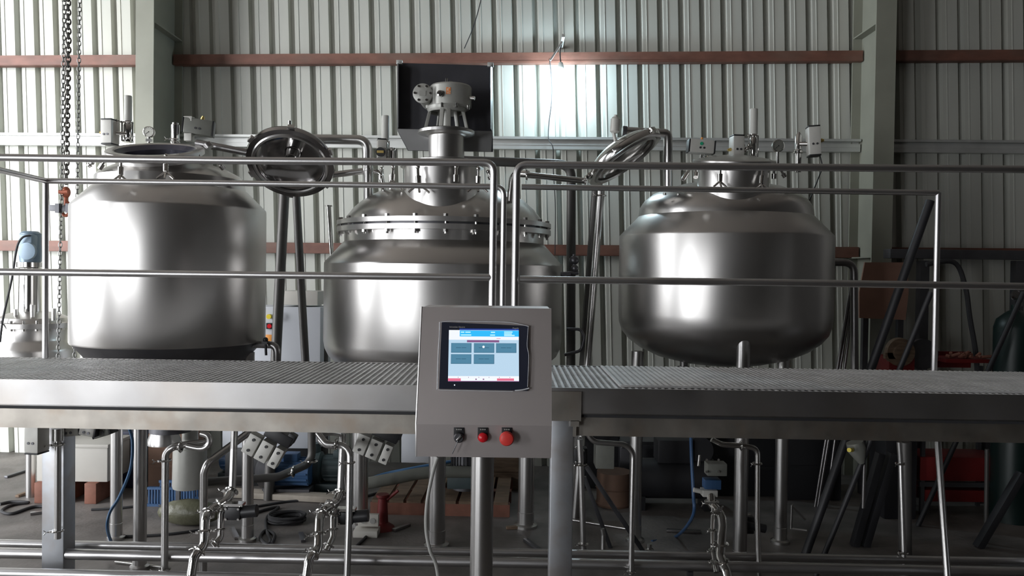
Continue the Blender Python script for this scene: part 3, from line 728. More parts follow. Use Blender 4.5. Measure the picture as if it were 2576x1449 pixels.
MB().lathe([(0.250, -0.42), (0.250, -0.03), (0.29, -0.028), (0.292, 0.0), (0.285, 0.006), (0.262, 0.008), (0.24, 0.018), (0.12, 0.04), (0, 0.046)], rc, na, 64).build('manway_neck', 'tank_steel', T3)
for (a, b, sp) in (((1740, 418, 5.75), (1718, 452, 5.7), False), ((1752, 424, 5.55), (1750, 446, 5.5), False), ((1812, 416, 5.43), (1811, 456, 5.42), True), ((1919, 418, 5.5), (1915, 462, 5.48), True), ((1948, 422, 5.65), (1947, 450, 5.65), False), ((1963, 426, 5.8), (1975, 446, 5.8), False)):
    swing_bolt(T3, P(*a), P(*b), 0.045, 0.009, sp)
mb = MB(); q = P(1763, 388, 5.9); mb.cyl(P(1763, 386, 5.95), P(1763, 425, 5.95), 0.010); mb.cyl(P(1773, 392, 6.0), P(1773, 440, 6.0), 0.03); v = mb.build('valve', 'polished', T3)
actuator_box(v, P(1763, 370, 5.9), (0.18, 0.1, 0.10), Matrix.Rotation(0.07, 3, 'Y'), knob=((0, 0, 1), 'orange', 0.010))
mb = MB(); q = P(1765, 361, 5.845); mb.cyl(q, q + V((0, -0.004, 0)), 0.012, n=16); mb.build('sticker', 'green', v)
v = filter_valve(T3, 1895, 5.95, 274, 338, 400, 0.030, 0.026)
actuator_box(v, P(1853, 371, 5.9), (0.085, 0.1, 0.16), Matrix.Rotation(0.1, 3, 'Z'), knob=((-1, 0, -0.2), 'brass', 0.012))
mb = MB(); [mb.sphere(P(a, b, 5.88), 0.014, 10) for a, b in ((1870, 366), (1880, 373), (1874, 380), (1884, 365))]; mb.cyl(P(1866, 372, 5.9), P(1890, 372, 5.92), 0.012); mb.build('stem', 'polished', v)
gauge(T3, 1957, 367, 5.9, 0.046, 430, 'act_grey')
mb = MB(); p = P(2008, 400, 5.95); mb.lathe([(0, -0.1), (0.022, -0.1), (0.024, 0.04), (0.034, 0.045), (0.034, 0.06), (0.026, 0.07), (0.026, 0.17), (0.014, 0.19), (0.008, 0.2), (0, 0.2)], p, n=28); v = mb.build('valve', 'polished', T3)
clamp(v, p + V((0, 0, 0.05)), (0, 0, 1), 0.022)
MB().cyl(P(2012, 362, 5.93), P(2036, 362, 5.9), 0.016).build('stem', 'polished', v)
actuator_box(v, P(2046, 356, 5.88), (0.085, 0.12, 0.205), Matrix.Rotation(-0.06, 3, 'Y') @ Matrix.Rotation(-0.15, 3, 'Z'), knob=((1, 0, 0), 'brass', 0.014))
mb = MB(); mb.pipe([P(2062, 390, 5.95), P(2070, 420, 5.95), P(2030, 520, 5.95)], 0.005, 0.05, 8); mb.build('hose', 'black', v)
# vent pipe with horizontal arm to the left
mb = MB(); mb.pipe([P(1565, 330, 5.95), P(1676, 336, 5.97), P(1680, 345, 5.97), P(1681, 500, 6.0)], 0.034, 0.09, 24); o = mb.build('vent_pipe', 'pipe_steel', T3)
mb = MB(); mb.cyl(P(1566, 330, 5.95), P(1576, 331, 5.95), 0.040, n=24); mb.sphere(P(1644, 329, 5.91), 0.012, 10); mb.build('collar', 'dark_steel', o)
mb = MB()
for a, b in ((1672, 485), (1706, 487), (1912, 487)): mb.cyl(P(a, b + 6, 5.75), P(a, b, 5.75), 0.012, n=8)
build_each(mb, 'bolt', 'polished', T3)
mb = MB(); mb.pipe([P(2078, 660, 6.3), P(2148, 660, 6.3), P(2150, 950, 6.3)], 0.03, 0.09, 20); mb.build('overflow_pipe', 'pipe_dark', T3)
mb = MB(); q = P(1720, 925, 6.1); mb.cyl(P(1720, 885, 6.1), P(1720, 1010, 6.1), 0.03); mb.lathe([(0.03, -0.01), (0.05, -0.01), (0.05, 0.01), (0.03, 0.01)], q, n=24); mb.build('bottom_outlet', 'pipe_dark', T3)

# ================================================================ CHAIN HOIST
def chain_mesh(pts, pitch_, w_, wire, name, m, parent):
    pts = [V(p) for p in pts]; mb = MB(); L = sum((pts[i + 1] - pts[i]).length for i in range(len(pts) - 1)); k = int(L / pitch_)
    cum = [0]; 
    for i in range(len(pts) - 1): cum.append(cum[-1] + (pts[i + 1] - pts[i]).length)
    for i in range(k):
        s = (i + 0.5) * pitch_; j = max(q for q in range(len(cum) - 1) if cum[q] <= s)
        d = (pts[j + 1] - pts[j]).normalized(); c = pts[j] + d * (s - cum[j])
        side = V((1, 0.25, 0)) if i % 2 == 0 else V((-0.25, 1, 0)); side = (side - d * side.dot(d)).normalized()
        hl = pitch_ * 0.5 + wire - w_ / 2; loop = []
        for q in range(5): a = PI * q / 4; loop.append(c + side * math.cos(a) * w_ / 2 + d * (hl + math.sin(a) * w_ / 2))
        for q in range(5): a = PI + PI * q / 4; loop.append(c + side * math.cos(a) * w_ / 2 + d * (-hl + math.sin(a) * w_ / 2))
        mb.sweep(loop, wire, 6, closed=True)
    return mb.build(name, m, parent)
HY = 6.15
hoist = thing('chain_hoist', (P(165, 600, HY).x, HY, 0), 'chain hoist hanging at the far left with hand chains and a rusty red hook block', 'chain hoist')
tp = P(168, -260, HY)
chain_mesh([tp, P(172, 100, HY), P(166, 472, HY)], 0.036, 0.034, 0.0065, 'load_chain', 'chain', hoist)
chain_mesh([P(163, -260, HY - 0.03), P(160, 120, HY - 0.03), P(155, 470, HY - 0.03), P(151, 640, HY - 0.03), P(146, 905, HY - 0.03), P(183, 1120, HY - 0.03), P(183, 1340, HY - 0.03)], 0.033, 0.022, 0.0038, 'hand_chain', 'hand_chain', hoist)
chain_mesh([P(203, -260, HY + 0.1), P(199, 120, HY + 0.1), P(194, 505, HY + 0.1), P(187, 905, HY + 0.1), P(184, 1120, HY + 0.1)], 0.033, 0.022, 0.0038, 'hand_chain', 'hand_chain', hoist)
mb = MB(); q = P(166, 484, HY); mb.sphere(q, 0.045, 16, (0.75, 0.6, 1)); mb.cyl(q + V((-0.035, -0.03, 0)), q + V((0.035, -0.03, 0)), 0.016); mb.cyl(q + V((0, 0, -0.04)), q + V((0, 0, -0.1)), 0.014)
hk = mb.build('hook_block', 'hook_red', hoist)
q = P(166, 505, HY); pts = [q + V((math.sin(a) * 0.04, 0, -0.04 - 0.04 * (1 - math.cos(a)) * 0.95)) for a in [math.radians(t) for t in range(-20, 250, 20)]]
MB().sweep(curve_pts([q + V((0, 0, 0.03)), q + V((0, 0, 0)), q + V((0.03, 0, -0.035)), q + V((0.035, 0, -0.08)), q + V((0.0, 0, -0.115)), q + V((-0.035, 0, -0.09)), q + V((-0.04, 0, -0.06))], 6), 0.012, 10).build('hook', 'hook_red', hk)
mb = MB(); mb.bar(P(125, 523, HY - 0.02), P(178, 525, HY - 0.02), 0.03, 0.045); mb.box(P(172, 524, HY - 0.03), (0.02, 0.05, 0.07)); mb.box(P(147, 524, HY - 0.04), (0.03, 0.04, 0.07)); mb.build('lifting_beam', 'dark_steel', hoist)

# ================================================================ LIGHT BULB
bx = thing('hanging_bulb', P(1410, 190, 7.9), 'lit white bulb hanging on a cord from a bracket before the wall', 'light bulb')
q = P(1410, 204, 7.93)
MB().sphere(q, 0.085, 24, (0.85, 0.85, 1.3)).build('bulb', 'bulb', bx)
mb = MB(); mb.lathe([(0, 0.09), (0.03, 0.09), (0.034, 0.13), (0.022, 0.18), (0.008, 0.19), (0, 0.19)], q, n=20); build_each(mb, 'socket', 'filter_white', bx)
mb = MB(); mb.sweep(curve_pts([q + V((0, 0, 0.18)), P(1409, 130, 7.92), P(1414, 107, 7.95), P(1413, 105, 8.1)], 6), 0.006, 8); mb.build('cord', 'rubber', bx)
mb = MB(); mb.bar(P(1384, 152, 7.8), P(1414, 105, 7.8), 0.018, 0.02, up=(0, 1, 0)); mb.box(P(1414, 105, 8.0), (0.03, 0.42, 0.03)); build_each(mb, 'bracket', 'galv', bx)
def cable(name, pts, r, m, label, cat='cable', n=8, group=None):
    mb = MB(); mb.sweep(curve_pts(pts, 8), r, n); return tag(mb.build(name, m), label, cat, group)
cable('wall_cable', [P(1216, -30, 8.15), P(1205, 20, 8.12), P(1190, 70, 8.1), P(1168, 122, 8.1)], 0.005, 'rubber', 'thin black cable curving down the corrugated wall above the gearbox')
cable('wall_cable', [P(1383, 150, 8.12), P(1388, 210, 8.15), P(1387, 260, 8.15), P(1381, 310, 8.14), P(1380, 350, 8.05), P(1391, 372, 7.98), P(1392, 430, 8.08), P(1397, 520, 8.1), P(1396, 640, 8.05)], 0.005, 'rubber', 'thin black cable running down the wall below the bulb')

# ================================================================ BEHIND THE PLATFORM
def pipe_thing(name, pts, r, m, label, cat='pipe', bend=0.0, clamps=(), group=None, n=16):
    W = [P(*p) if len(p) == 3 and not isinstance(p, Vector) else p for p in pts]
    base = min(W, key=lambda q: q.z)
    if clamps:
        t = thing(name, (base.x, base.y, base.z), label, cat, group)
        MB().pipe(W, r, bend, n).build('tube', m, t)
        for (c, ax, rr) in clamps: clamp(t, P(*c), ax, rr)
        return t
    return tag(MB().pipe(W, r, bend, n).build(name, m), label, cat, group)
def to_floor(px0, py0, px1, py1, Y):
    a = P(px0, py0, Y); b = P(px1, py1, Y); t = (0 - a.z) / (b.z - a.z); return a, a + (b - a) * t
a, b = to_floor(716, 470, 694, 900, 6.9); tag(MB().cyl(a, b, 0.044).build('leaning_pipe', 'pipe_dull'), 'thick dark pipe leaning behind the open round lid, beside the left tank', 'pipe')
pipe_thing('leaning_pipe', [(744, 470, 6.8), (768, 905, 6.8), (784, 1090, 6.8), (785, 1163, 6.8), (700, 1200, 6.5), (500, 1214, 6.3), (476, 1200, 6.3), (475, 1172, 6.3)], 0.034, 'pipe_dull', 'slimmer pipe leaning down from the open lid and running left under the platform', bend=0.12,
           clamps=(((785, 1160, 6.76), (0, 0, 1), 0.034), ((738, 1186, 6.6), (1, 0, 0), 0.034), ((475, 1180, 6.3), (0, 0, 1), 0.034)))
a, b = to_floor(827, 520, 836, 660, 6.95); t = thing('sample_tube', b, 'slim bright tube with a flared top left of the centre tank', 'pipe'); mb = MB(); mb.cyl(a, b, 0.02); mb.cyl(a, a + V((0, 0, 0.012)), 0.032); mb.build('tube', 'polished', t)
a, b = to_floor(1437, 414, 1436, 900, 6.9); tag(MB().pipe([P(1150, 403, 6.9), a, b], 0.040, 0.12).build('standing_pipe', 'pipe_dull'), 'upright pipe right of the centre tank, bending left behind the gearbox column', 'pipe')
t = None
a, b = to_floor(1513, 470, 1478, 910, 6.5); a2, b2 = to_floor(1499, 480, 1468, 910, 6.75)
t = thing('leaning_pipe', b, 'bright pipe leaning under the tilted polished lid', 'pipe'); MB().cyl(a, b, 0.030).build('tube', 'pipe_steel', t); clamp(t, P(1512, 492, 6.5), (0, 0, 1), 0.03)
tag(MB().cyl(a2, b2, 0.036).build('leaning_pipe', 'pipe_dull'), 'dark pipe leaning just behind the bright leaning pipe', 'pipe')
# white electrical cabinet
Yc = 7.3; a = P(560, 770, Yc); b = P(803, 1130, Yc)
cab = thing('electrical_cabinet', ((a.x + b.x) / 2, Yc + 0.25, 0), 'white electrical cabinet behind the gap between left and centre tanks', 'cabinet')
w_ = b.x - a.x
MB().box(((a.x + b.x) / 2, Yc + 0.22, (a.z + b.z) / 2), (w_, 0.42, a.z - b.z), bev=0.01).build('body', 'cabinet', cab)
a2, b2 = P(704, 732, Yc), P(797, 768, Yc)
mb = MB(); mb.box(((a2.x + b2.x) / 2, Yc + 0.2, (a2.z + b2.z) / 2), (b2.x - a2.x, 0.34, a2.z - b2.z), bev=0.006); mb.build('top_box', 'crate_white', cab)
MB().box(((a.x + b.x) / 2, Yc + 0.22, b.z / 2), (w_ * 0.96, 0.38, b.z), bev=0.01).build('plinth', 'black', cab)
mb = MB(); q = P(679, 796, Yc); mb.cyl(q, q + V((0, -0.04, 0)), 0.022); mb.build('warning_knob', 'yellow', cab)
q = P(680, 820, Yc); mb = MB(); mb.box(q, (0.07, 0.02, 0.055)); o = mb.build('switch_plate', 'black', cab); MB().cyl(q, q + V((0, -0.035, 0)), 0.02).build('switch', 'red_light', o)
q = P(677, 850, Yc); mb = MB(); mb.box(q, (0.06, 0.015, 0.06), bev=0.004); mb.build('main_switch', 'orange', cab)
q = P(702, 795, Yc); mb = MB(); mb.sweep([q + V((math.cos(t_) * 0.03, -0.02, math.sin(t_) * 0.03)) for t_ in [i * PI / 6 for i in range(12)]], 0.006, 8, closed=True); mb.build('cable_tie', 'blue', cab)
# vertical pipe behind the centre tank near the cabinet
a, b = to_floor(812, 775, 812, 910, 7.5); tag(MB().cyl(a, b, 0.05).build('standing_pipe', 'pipe_dull'), 'dark upright pipe beside the white cabinet', 'pipe')
# small reactor in the far left
Ys = 7.1; cxs = 84; sx = P(cxs, 800, Ys).x
rk = thing('small_reactor', (sx, Ys, 0), 'small steel reactor with a blue-grey motor at the far left', 'tank')
def sp(pts): return [(a * Ys / FPX * 0.93, P(cxs, y, Ys).z) for a, y in pts]
MB().lathe(sp([(0, 782), (30, 783), (60, 788), (84, 798), (90, 808), (98, 810), (98, 822), (88, 823), (88, 850), (92, 856), (108, 872), (112, 880), (112, 1010), (95, 1040), (0, 1060)]), (sx, Ys, 0), n=72).build('vessel', 'tank_steel', rk)
mb = MB()
for i in range(20):
    a = 2 * PI * i / 20; r = 95 * Ys / FPX * 0.93; q = V((sx + math.cos(a) * r, Ys + math.sin(a) * r, P(cxs, 816, Ys).z)); mb.cyl(q + V((0, 0, -0.04)), q + V((0, 0, 0.05)), 0.010, n=6)
build_each(mb, 'flange_bolt', 'polished', rk)
for dx, dy in ((0.10, -0.2), (0.31, 0.1), (0.06, 0.33)): MB().cyl((sx + dx, Ys + dy, 0), (sx + dx, Ys + dy, P(cxs, 1010, Ys).z), 0.04).build('leg', 'pipe_steel', rk)
cx2 = P(77, 700, Ys).x
MB().lathe([(0.098, P(77, 790, Ys).z), (0.09, P(77, 675, Ys).z), (0.11, P(77, 672, Ys).z), (0.11, P(77, 660, Ys).z), (0.06, P(77, 655, Ys).z), (0.06, P(77, 645, Ys).z)], (cx2, Ys, 0), n=36).build('agitator_column', 'polished', rk)
mb = MB(); za, zb2 = P(77, 660, Ys).z, P(77, 582, Ys).z
mb.lathe([(0, za), (0.085, za), (0.09, za + 0.05), (0.085, zb2 - 0.02), (0.06, zb2), (0, zb2)], (cx2, Ys, 0), n=28); mb.box((cx2 + 0.02, Ys - 0.05, (za + zb2) / 2 + 0.04), (0.12, 0.14, 0.14), bev=0.02)
mo = mb.build('motor', 'blower_blue', rk)
mb = MB(); q = P(72, 632, Ys - 0.13); mb.lathe([(0, 0), (0.075, 0), (0.075, 0.03), (0.05, 0.035), (0, 0.035)], q, (0, -1, 0), 28); mb.build('fan_cover', 'blower_blue', mo)
MB().sweep(curve_pts([P(76, 592, Ys - 0.12), P(56, 598, Ys - 0.15), P(42, 625, Ys - 0.15), P(30, 700, Ys - 0.15), P(8, 800, Ys - 0.3), P(0, 860, Ys - 0.4)], 8), 0.009, 8).build('motor_cable', 'rubber', mo)
mb = MB()
for (a, b, c) in ((135, 784, 800), (40, 786, 800), (82, 775, 795)): mb.cyl(P(a, b - 8, Ys - 0.2), P(a, c + 6, Ys - 0.2), 0.02, n=12)
build_each(mb, 'nozzle', 'polished', rk)

# right background
Yb = 7.1
def slab_px(mb, x0, y0, x1, y1, Y, d): 
    a, b = P(x0, y0, Y), P(x1, y1, Y); mb.box(((a.x + b.x) / 2, Y + d / 2, (a.z + b.z) / 2), (abs(b.x - a.x), d, abs(a.z - b.z)), bev=min(d, 0.01) * 0.5); return mb
t = thing('board', (P(2225, 800, 7.35).x, 7.36, 0), 'reddish brown board held up on posts before the dark right-hand wall', 'board')
mb = MB(); pts = [P(a, b, 7.3) for a, b in ((2176, 660), (2284, 660), (2285, 712), (2286, 735), (2278, 805), (2162, 800), (2162, 735))]; mb.prism(pts, (0, 0.02, 0)); mb.build('sheet', 'board', t)
mb = MB()
for a in (2180, 2268): q = P(a, 760, 7.33); mb.box((q.x, 7.36, q.z / 2), (0.05, 0.05, q.z))
build_each(mb, 'post', 'dark_steel', t)
mb = MB(); slab_px(mb, 2240, 626, 2760, 656, 7.2, 0.14)
t = thing('steel_beam', (P(2500, 640, 7.2).x, 7.27, 0), 'long dark horizontal steel beam on posts at the far right', 'beam'); mb.build('girder', 'dark_steel', t)
mb = MB()
for a in (2322, 2560): q = P(a, 656, 7.27); mb.box((q.x, 7.27, q.z / 2), (0.08, 0.08, q.z))
build_each(mb, 'post', 'dark_steel', t)
for (l, x0, y0, x1, y1, Y, r) in (('thick dark brace leaning up towards the bright corner post', 2340, 505, 2190, 930, 5.6, 0.03), ('thin dark brace leaning from the middle rail down to the left', 2342, 735, 2283, 880, 5.3, 0.018), ('dark rod leaning against the gas cylinder', 2575, 735, 2480, 945, 6.4, 0.02)):
    a, b = to_floor(x0, y0, x1, y1, Y); tag(MB().cyl(a, b, r).build('brace', 'dark_paint'), l, 'brace')
for i, (x0, x1) in enumerate(((2140, 2106), (2147, 2113), (2152, 2124))):
    a, b = to_floor(x0, 720, x1, 930, 6.9); tag(MB().cyl(a, b, 0.012).build('steel_rod', 'pipe_dark'), 'thin steel rod leaning against the wall right of the right tank', 'rod', 'three leaning steel rods')
cable('hose', [P(2330, 665, 7.1), P(2400, 660, 7.1), P(2428, 720, 7.1), P(2440, 800, 7.1), P(2456, 900, 7.1), P(2460, 1020, 7.1), F(2462, 1265)], 0.022, 'rubber', 'thick black hose hanging down the dark wall at far right', 'hose')
gx = P(2555, 800, 6.6); gc = thing('gas_cylinder', (gx.x, 6.6, 0), 'dark green gas cylinder standing at the right edge', 'gas cylinder')
MB().lathe([(0, 0), (0.16, 0), (0.16, gx.z - 0.08), (0.14, gx.z - 0.01), (0.07, gx.z + 0.05), (0.035, gx.z + 0.07), (0.035, gx.z + 0.11), (0, gx.z + 0.11)], (gx.x, 6.6, 0), n=36).build('body', 'gas_green', gc)
mb = MB(); q = V((gx.x, 6.55, gx.z + 0.17)); mb.cyl(q - V((0, 0, 0.07)), q + V((0, 0, 0.04)), 0.018); mb.cyl(q + V((-0.08, -0.03, 0)), q + V((0.05, 0, 0)), 0.016); mb.cyl(q + V((-0.07, -0.04, 0.02)), q + V((-0.07, -0.07, 0.03)), 0.035); mb.cyl(q + V((-0.02, -0.04, 0.07)), q + V((-0.02, -0.07, 0.07)), 0.03); mb.build('regulator', 'pipe_dark', gc)
# red machines on the right
rm = thing('red_machine', (P(2265, 915, 6.6).x, 6.7, 0), 'small red machine with a round grey wheel guard behind the deck', 'machine')
mb = MB(); a, b = P(2236, 898, 6.6), P(2300, 960, 6.6); mb.box(((a.x + b.x) / 2, 6.72, a.z - 0.1), (b.x - a.x, 0.25, 0.2), bev=0.01); mb.build('housing', 'red_paint', rm); mb = MB(); mb.box(((a.x + b.x) / 2, 6.72, (a.z - 0.2) / 2), (b.x - a.x + 0.05, 0.3, a.z - 0.2), bev=0.01); mb.build('stand', 'dark_paint', rm)
mb = MB(); q = P(2260, 885, 6.62); mb.lathe([(0, 0.06), (0.06, 0.06), (0.07, 0.05), (0.115, 0.05), (0.12, 0), (0.09, 0), (0, 0)], q, (0, -1, 0), 28); mb.box(q + V((-0.06, -0.03, -0.03)), (0.14, 0.04, 0.05)); mb.build('wheel_guard', 'wood', rm)
mb = MB(); q = P(2315, 890, 6.8); mb.lathe([(0.0, 0), (0.13, 0), (0.13, 0.05), (0.0, 0.05)], q, (0, -1, 0), 28); mb.build('wheel', 'dark_steel', rm)
rt = thing('tool_trolley', (P(2430, 915, 6.7).x, 6.8, 0), 'red tool trolley heaped with loose parts near the right edge', 'trolley')
mb = MB(); a, b = P(2376, 898, 6.7), P(2492, 905, 6.7); mb.box(((a.x + b.x) / 2, 6.85, a.z - 0.03), (b.x - a.x, 0.35, 0.03)); mb.box(((a.x + b.x) / 2, 7.0, a.z - 0.05), (b.x - a.x, 0.03, 0.14)); mb.build('tray', 'red_paint', rt)
mb = MB()
for i in range(14):
    q = V((random.uniform(a.x + 0.05, b.x - 0.05), 6.78 + random.uniform(-.05, .05), a.z)); d = V((random.uniform(-.1, .1), random.uniform(-.05, .05), random.uniform(0, .05))); mb.cyl(q, q + d, 0.014, n=8)
build_each(mb, 'loose_part', 'wood_red', rt)
a, b = P(2312, 1148, 6.7), P(2522, 1210, 6.7)
mb = MB(); mb.box(((a.x + b.x) / 2, 6.85, (a.z + b.z) / 2), (b.x - a.x, 0.35, a.z - b.z), bev=0.008); mb.box(((a.x + b.x) / 2 - 0.05, 6.85, b.z - 0.13), ((b.x - a.x) * 0.72, 0.33, 0.10), bev=0.008); mb.build('drawer_box', 'red_paint', rt)
mb = MB()
for xx in (a.x + 0.03, b.x - 0.03):
    for yy in (6.7, 7.0): mb.box((xx, yy, 0.62), (0.03, 0.03, 1.24))
mb.box(((a.x + b.x) / 2, 6.69, P(2400, 1218, 6.7).z), (b.x - a.x, 0.02, 0.04)); mb.build('frame', 'dark_steel', rt)

# ================================================================ UNDER THE PLATFORM
# long floor pipes
for i, (y0, y1, Y, r, l) in enumerate(((1368, 1416, 4.95, 0.027, 'rear of the three long steel pipes running across the floor'), (1391, 1442, 4.78, 0.032, 'middle of the three long steel pipes running across the floor'), (1441, 1497, 4.62, 0.030, 'nearest of the three long steel pipes running across the floor'))):
    a = P(-150, y0 - 3, Y + 0.05); b = P(2730, y1, Y - 0.06)
    t = thing('floor_pipe', ((a.x + b.x) / 2, Y, 0), l, 'pipe', 'long pipes on the floor'); MB().cyl(a, b, r, n=24).build('tube', 'rail_steel', t)
    mb = MB()
    for s in (0.04, 0.36, 0.66, 0.97):
        q = a + (b - a) * s; mb.box((q.x, q.y, (q.z - r) / 2), (0.03, 0.05, q.z - r))
    build_each(mb, 'saddle', 'dark_steel', t)

def vert_pipe(name, pts, r, label, m='pipe_steel', bend=0.08, clamps=(), group=None):
    return pipe_thing(name, pts, r, m, label, 'pipe', bend, clamps, group, 20)
# left group
vert_pipe('process_pipe', [(520, 1112, 4.9), (440, 1122, 4.8), (416, 1138, 4.8), (414, 1438, 4.75)], 0.021, 'slim pipe with an elbow at its top, left of the first valve cluster', bend=0.09,
          clamps=(((416, 1158, 4.8), (0, 0, 1), 0.024), ((455, 1124, 4.8), (1, 0, 0), 0.024), ((413, 1432, 4.75), (0, 0, 1), 0.026)))
q = P(145, 1085, 4.75)
t = thing('drain_valve', P(143, 1360, 4.72), 'thin drain pipe with white actuator in front of the left platform leg', 'valve')
MB().cyl(P(146, 1078, 4.72), P(145, 1355, 4.72), 0.019, n=20).build('tube', 'pipe_steel', t)
mb = MB(); mb.cyl(P(146, 1078, 4.7), P(146, 1108, 4.7), 0.032); mb.build('valve_body', 'polished', t); clamp(t, P(146, 1118, 4.7), (0, 0, 1), 0.026); clamp(t, P(145, 1335, 4.72), (0, 0, 1), 0.024)
actuator_box(t, P(93, 1103, 4.66), (0.09, 0.1, 0.155), Matrix.Rotation(-0.15, 3, 'Z'), knob=((-1, 0, 0.3), 'yellow', 0.014))
def act_group(label, pts, Y, root):
    t = thing('valve_actuator', P(*root), label, 'valve'); return t
t = thing('valve_actuator', P(215, 1085, 4.85), 'cluster of small grey actuators tucked under the left end of the beam', 'valve')
actuator_box(t, P(183, 1082, 4.85), (0.12, 0.1, 0.06), Matrix.Rotation(-0.1, 3, 'Y')); actuator_box(t, P(228, 1082, 4.85), (0.09, 0.1, 0.055), Matrix.Rotation(0.2, 3, 'Y')); actuator_box(t, P(262, 1082, 4.9), (0.1, 0.1, 0.07), Matrix.Rotation(-0.3, 3, 'Y'), 'act_grey')
cable('air_hose', [P(322, 1070, 5.1), P(333, 1110, 5.1), P(328, 1180, 5.1), P(300, 1250, 5.15), P(276, 1290, 5.15), P(270, 1330, 5.2), F(283, 1372)], 0.010, 'blue_pipe', 'thin blue air hose hanging before the left tank legs', 'hose')
# cone hood with drum
t = thing('funnel_hood', (P(413, 1100, 6.2).x, 6.2, 0), 'flared cone hood on a grey drum under the left tank', 'hood')
qq = P(413, 1117, 6.0); z_ = qq.z
MB().lathe([(0.055, z_ + 0.2), (0.12, z_ + 0.03), (0.12, z_), (0.112, z_), (0.112, z_ + 0.03), (0.05, z_ + 0.19)], (qq.x, 6.0, 0), n=40, closed=True).build('hood', 'pipe_steel', t)
mb = MB(); a = P(478, 1125, 6.2); b = P(478, 1225, 6.2); mb.lathe([(0, b.z), (0.125, b.z), (0.13, b.z + 0.02), (0.125, a.z), (0, a.z)], (a.x, 6.2, 0), n=40); mb.cyl((a.x, 6.2, a.z), (a.x, 6.2, a.z + 0.35), 0.06); mb.build('drum', 'gear_paint', t)
mb = MB()
for s in (-1, 1): mb.box((a.x + s * 0.09, 6.2, b.z / 2), (0.03, 0.03, b.z))
mb.build('stand', 'dark_steel', t)
# grey crate on wooden blocks
a, b = P(92, 1122, 6.75), P(270, 1213, 6.75)
t = thing('storage_box', ((a.x + b.x) / 2, 6.95, 0), 'off-white steel box on red-brown blocks behind the left platform leg', 'box')
MB().box(((a.x + b.x) / 2, 6.95, (a.z + b.z) / 2), (b.x - a.x, 0.4, a.z - b.z), bev=0.008).build('body', 'crate_white', t)
MB().box(((a.x + b.x) / 2, 6.95, a.z + 0.006), (b.x - a.x + 0.02, 0.42, 0.03), bev=0.006).build('lid', 'crate_white', t)
for xx in (a.x + 0.06, b.x - 0.12, b.x - 0.38): MB().box((xx, 6.9, b.z / 2), (0.10, 0.4, b.z), bev=0.006).build('block', 'wood_red', t)
# blue slatted crate
a, b = F(372, 1272), F(505, 1262)
t = thing('blue_crate', ((a.x + b.x) / 2, a.y, 0), 'blue slatted plastic crate lying on the floor under the left tank', 'crate')
h = 0.16; mb = MB()
mb.box(((a.x + b.x) / 2, a.y + 0.1, 0.01), (b.x - a.x, 0.25, 0.02)); mb.box(((a.x + b.x) / 2, a.y, h - 0.01), (b.x - a.x, 0.03, 0.02)); mb.box(((a.x + b.x) / 2, a.y + 0.22, h - 0.01), (b.x - a.x, 0.03, 0.02)); mb.build('frame', 'blue', t)
mb = MB(); n_ = 16
for i in range(n_): mb.box((a.x + (b.x - a.x) * (i + 0.5) / n_, a.y, h / 2), (0.012, 0.02, h)); mb.box((a.x + (b.x - a.x) * (i + 0.5) / n_, a.y + 0.22, h / 2), (0.012, 0.02, h))
build_each(mb, 'slat', 'blue', t)
tag(MB().sphere((F(478, 1320).x, F(478, 1320).y, 0.10), 0.17, 20, (1.5, 0.6, 0.6)).build('plastic_bag', 'bag'), 'crumpled olive plastic bag on the floor behind the slim pipe', 'bag')

def manifold(label, pts, main_pts, side, act, m='polished', rm_=0.026, rs=0.018):
    root = thing('valve_manifold', P(*main_pts[-1]), label, 'valve manifold', 'valve clusters under the platform')
    MB().pipe([P(*p) for p in pts], 0.021, 0.06, 18).build('feed_tube', 'pipe_steel', root)
    W = [P(*p) for p in main_pts]; MB().pipe(W, rm_, 0.07, 20).build('main_tube', m, root)
    for i in range(1, len(W) - 1):
        mid = (W[i] + W[i + 1]) / 2; clamp(root, mid, W[i + 1] - W[i], rm_ * 1.08)
    clamp(root, W[0], W[1] - W[0], rm_ * 1.1)
    S_ = [P(*p) for p in side]; o = MB().pipe(S_, rs, 0.05, 16).build('side_tube', m, root)
    for i in range(len(S_) - 1): clamp(root, S_[i] * 0.35 + S_[i + 1] * 0.65, S_[i + 1] - S_[i], rs * 1.25)
    if act:
        mb = MB(); q = P(*act); mb.box(q, (0.09, 0.08, 0.075), bev=0.008); mb.cyl(q + V((0.04, 0, 0)), q + V((0.13, 0, 0.01)), 0.036, n=24); o = mb.build('actuator', 'black', root)
        mb = MB()
        for s in (-1, 1):
            for s2 in (-1, 1): mb.cyl(q + V((s * 0.036, -0.04, s2 * 0.03)), q + V((s * 0.036, -0.048, s2 * 0.03)), 0.007, n=8)
        mb.box(q + V((0, 0, 0.047)), (0.11, 0.06, 0.016)); build_each(mb, 'screw', 'polished', o)
    return root
manifold('leftmost valve cluster, its elbow pipe leaving at the lower left of the black actuator',
         [(590, 1075, 4.8), (588, 1130, 4.8), (584, 1238, 4.75)],
         [(582, 1236, 4.7), (572, 1258, 4.65), (532, 1282, 4.6), (517, 1300, 4.55), (514, 1372, 4.5), (488, 1400, 4.45), (474, 1500, 4.4)],
         [(570, 1268, 4.62), (556, 1290, 4.6), (555, 1355, 4.55), (535, 1372, 4.52)], (590, 1288, 4.6))
manifold('valve cluster under the centre tank beside the tall bright pipe',
         [(862, 1090, 4.9), (861, 1130, 4.9), (856, 1240, 4.85)],
         [(856, 1240, 4.8), (846, 1264, 4.75), (815, 1282, 4.65), (804, 1302, 4.6), (800, 1385, 4.5), (778, 1402, 4.45), (764, 1500, 4.4)],
         [(846, 1278, 4.7), (838, 1300, 4.7), (838, 1350, 4.65), (822, 1384, 4.6)], (872, 1300, 4.75))
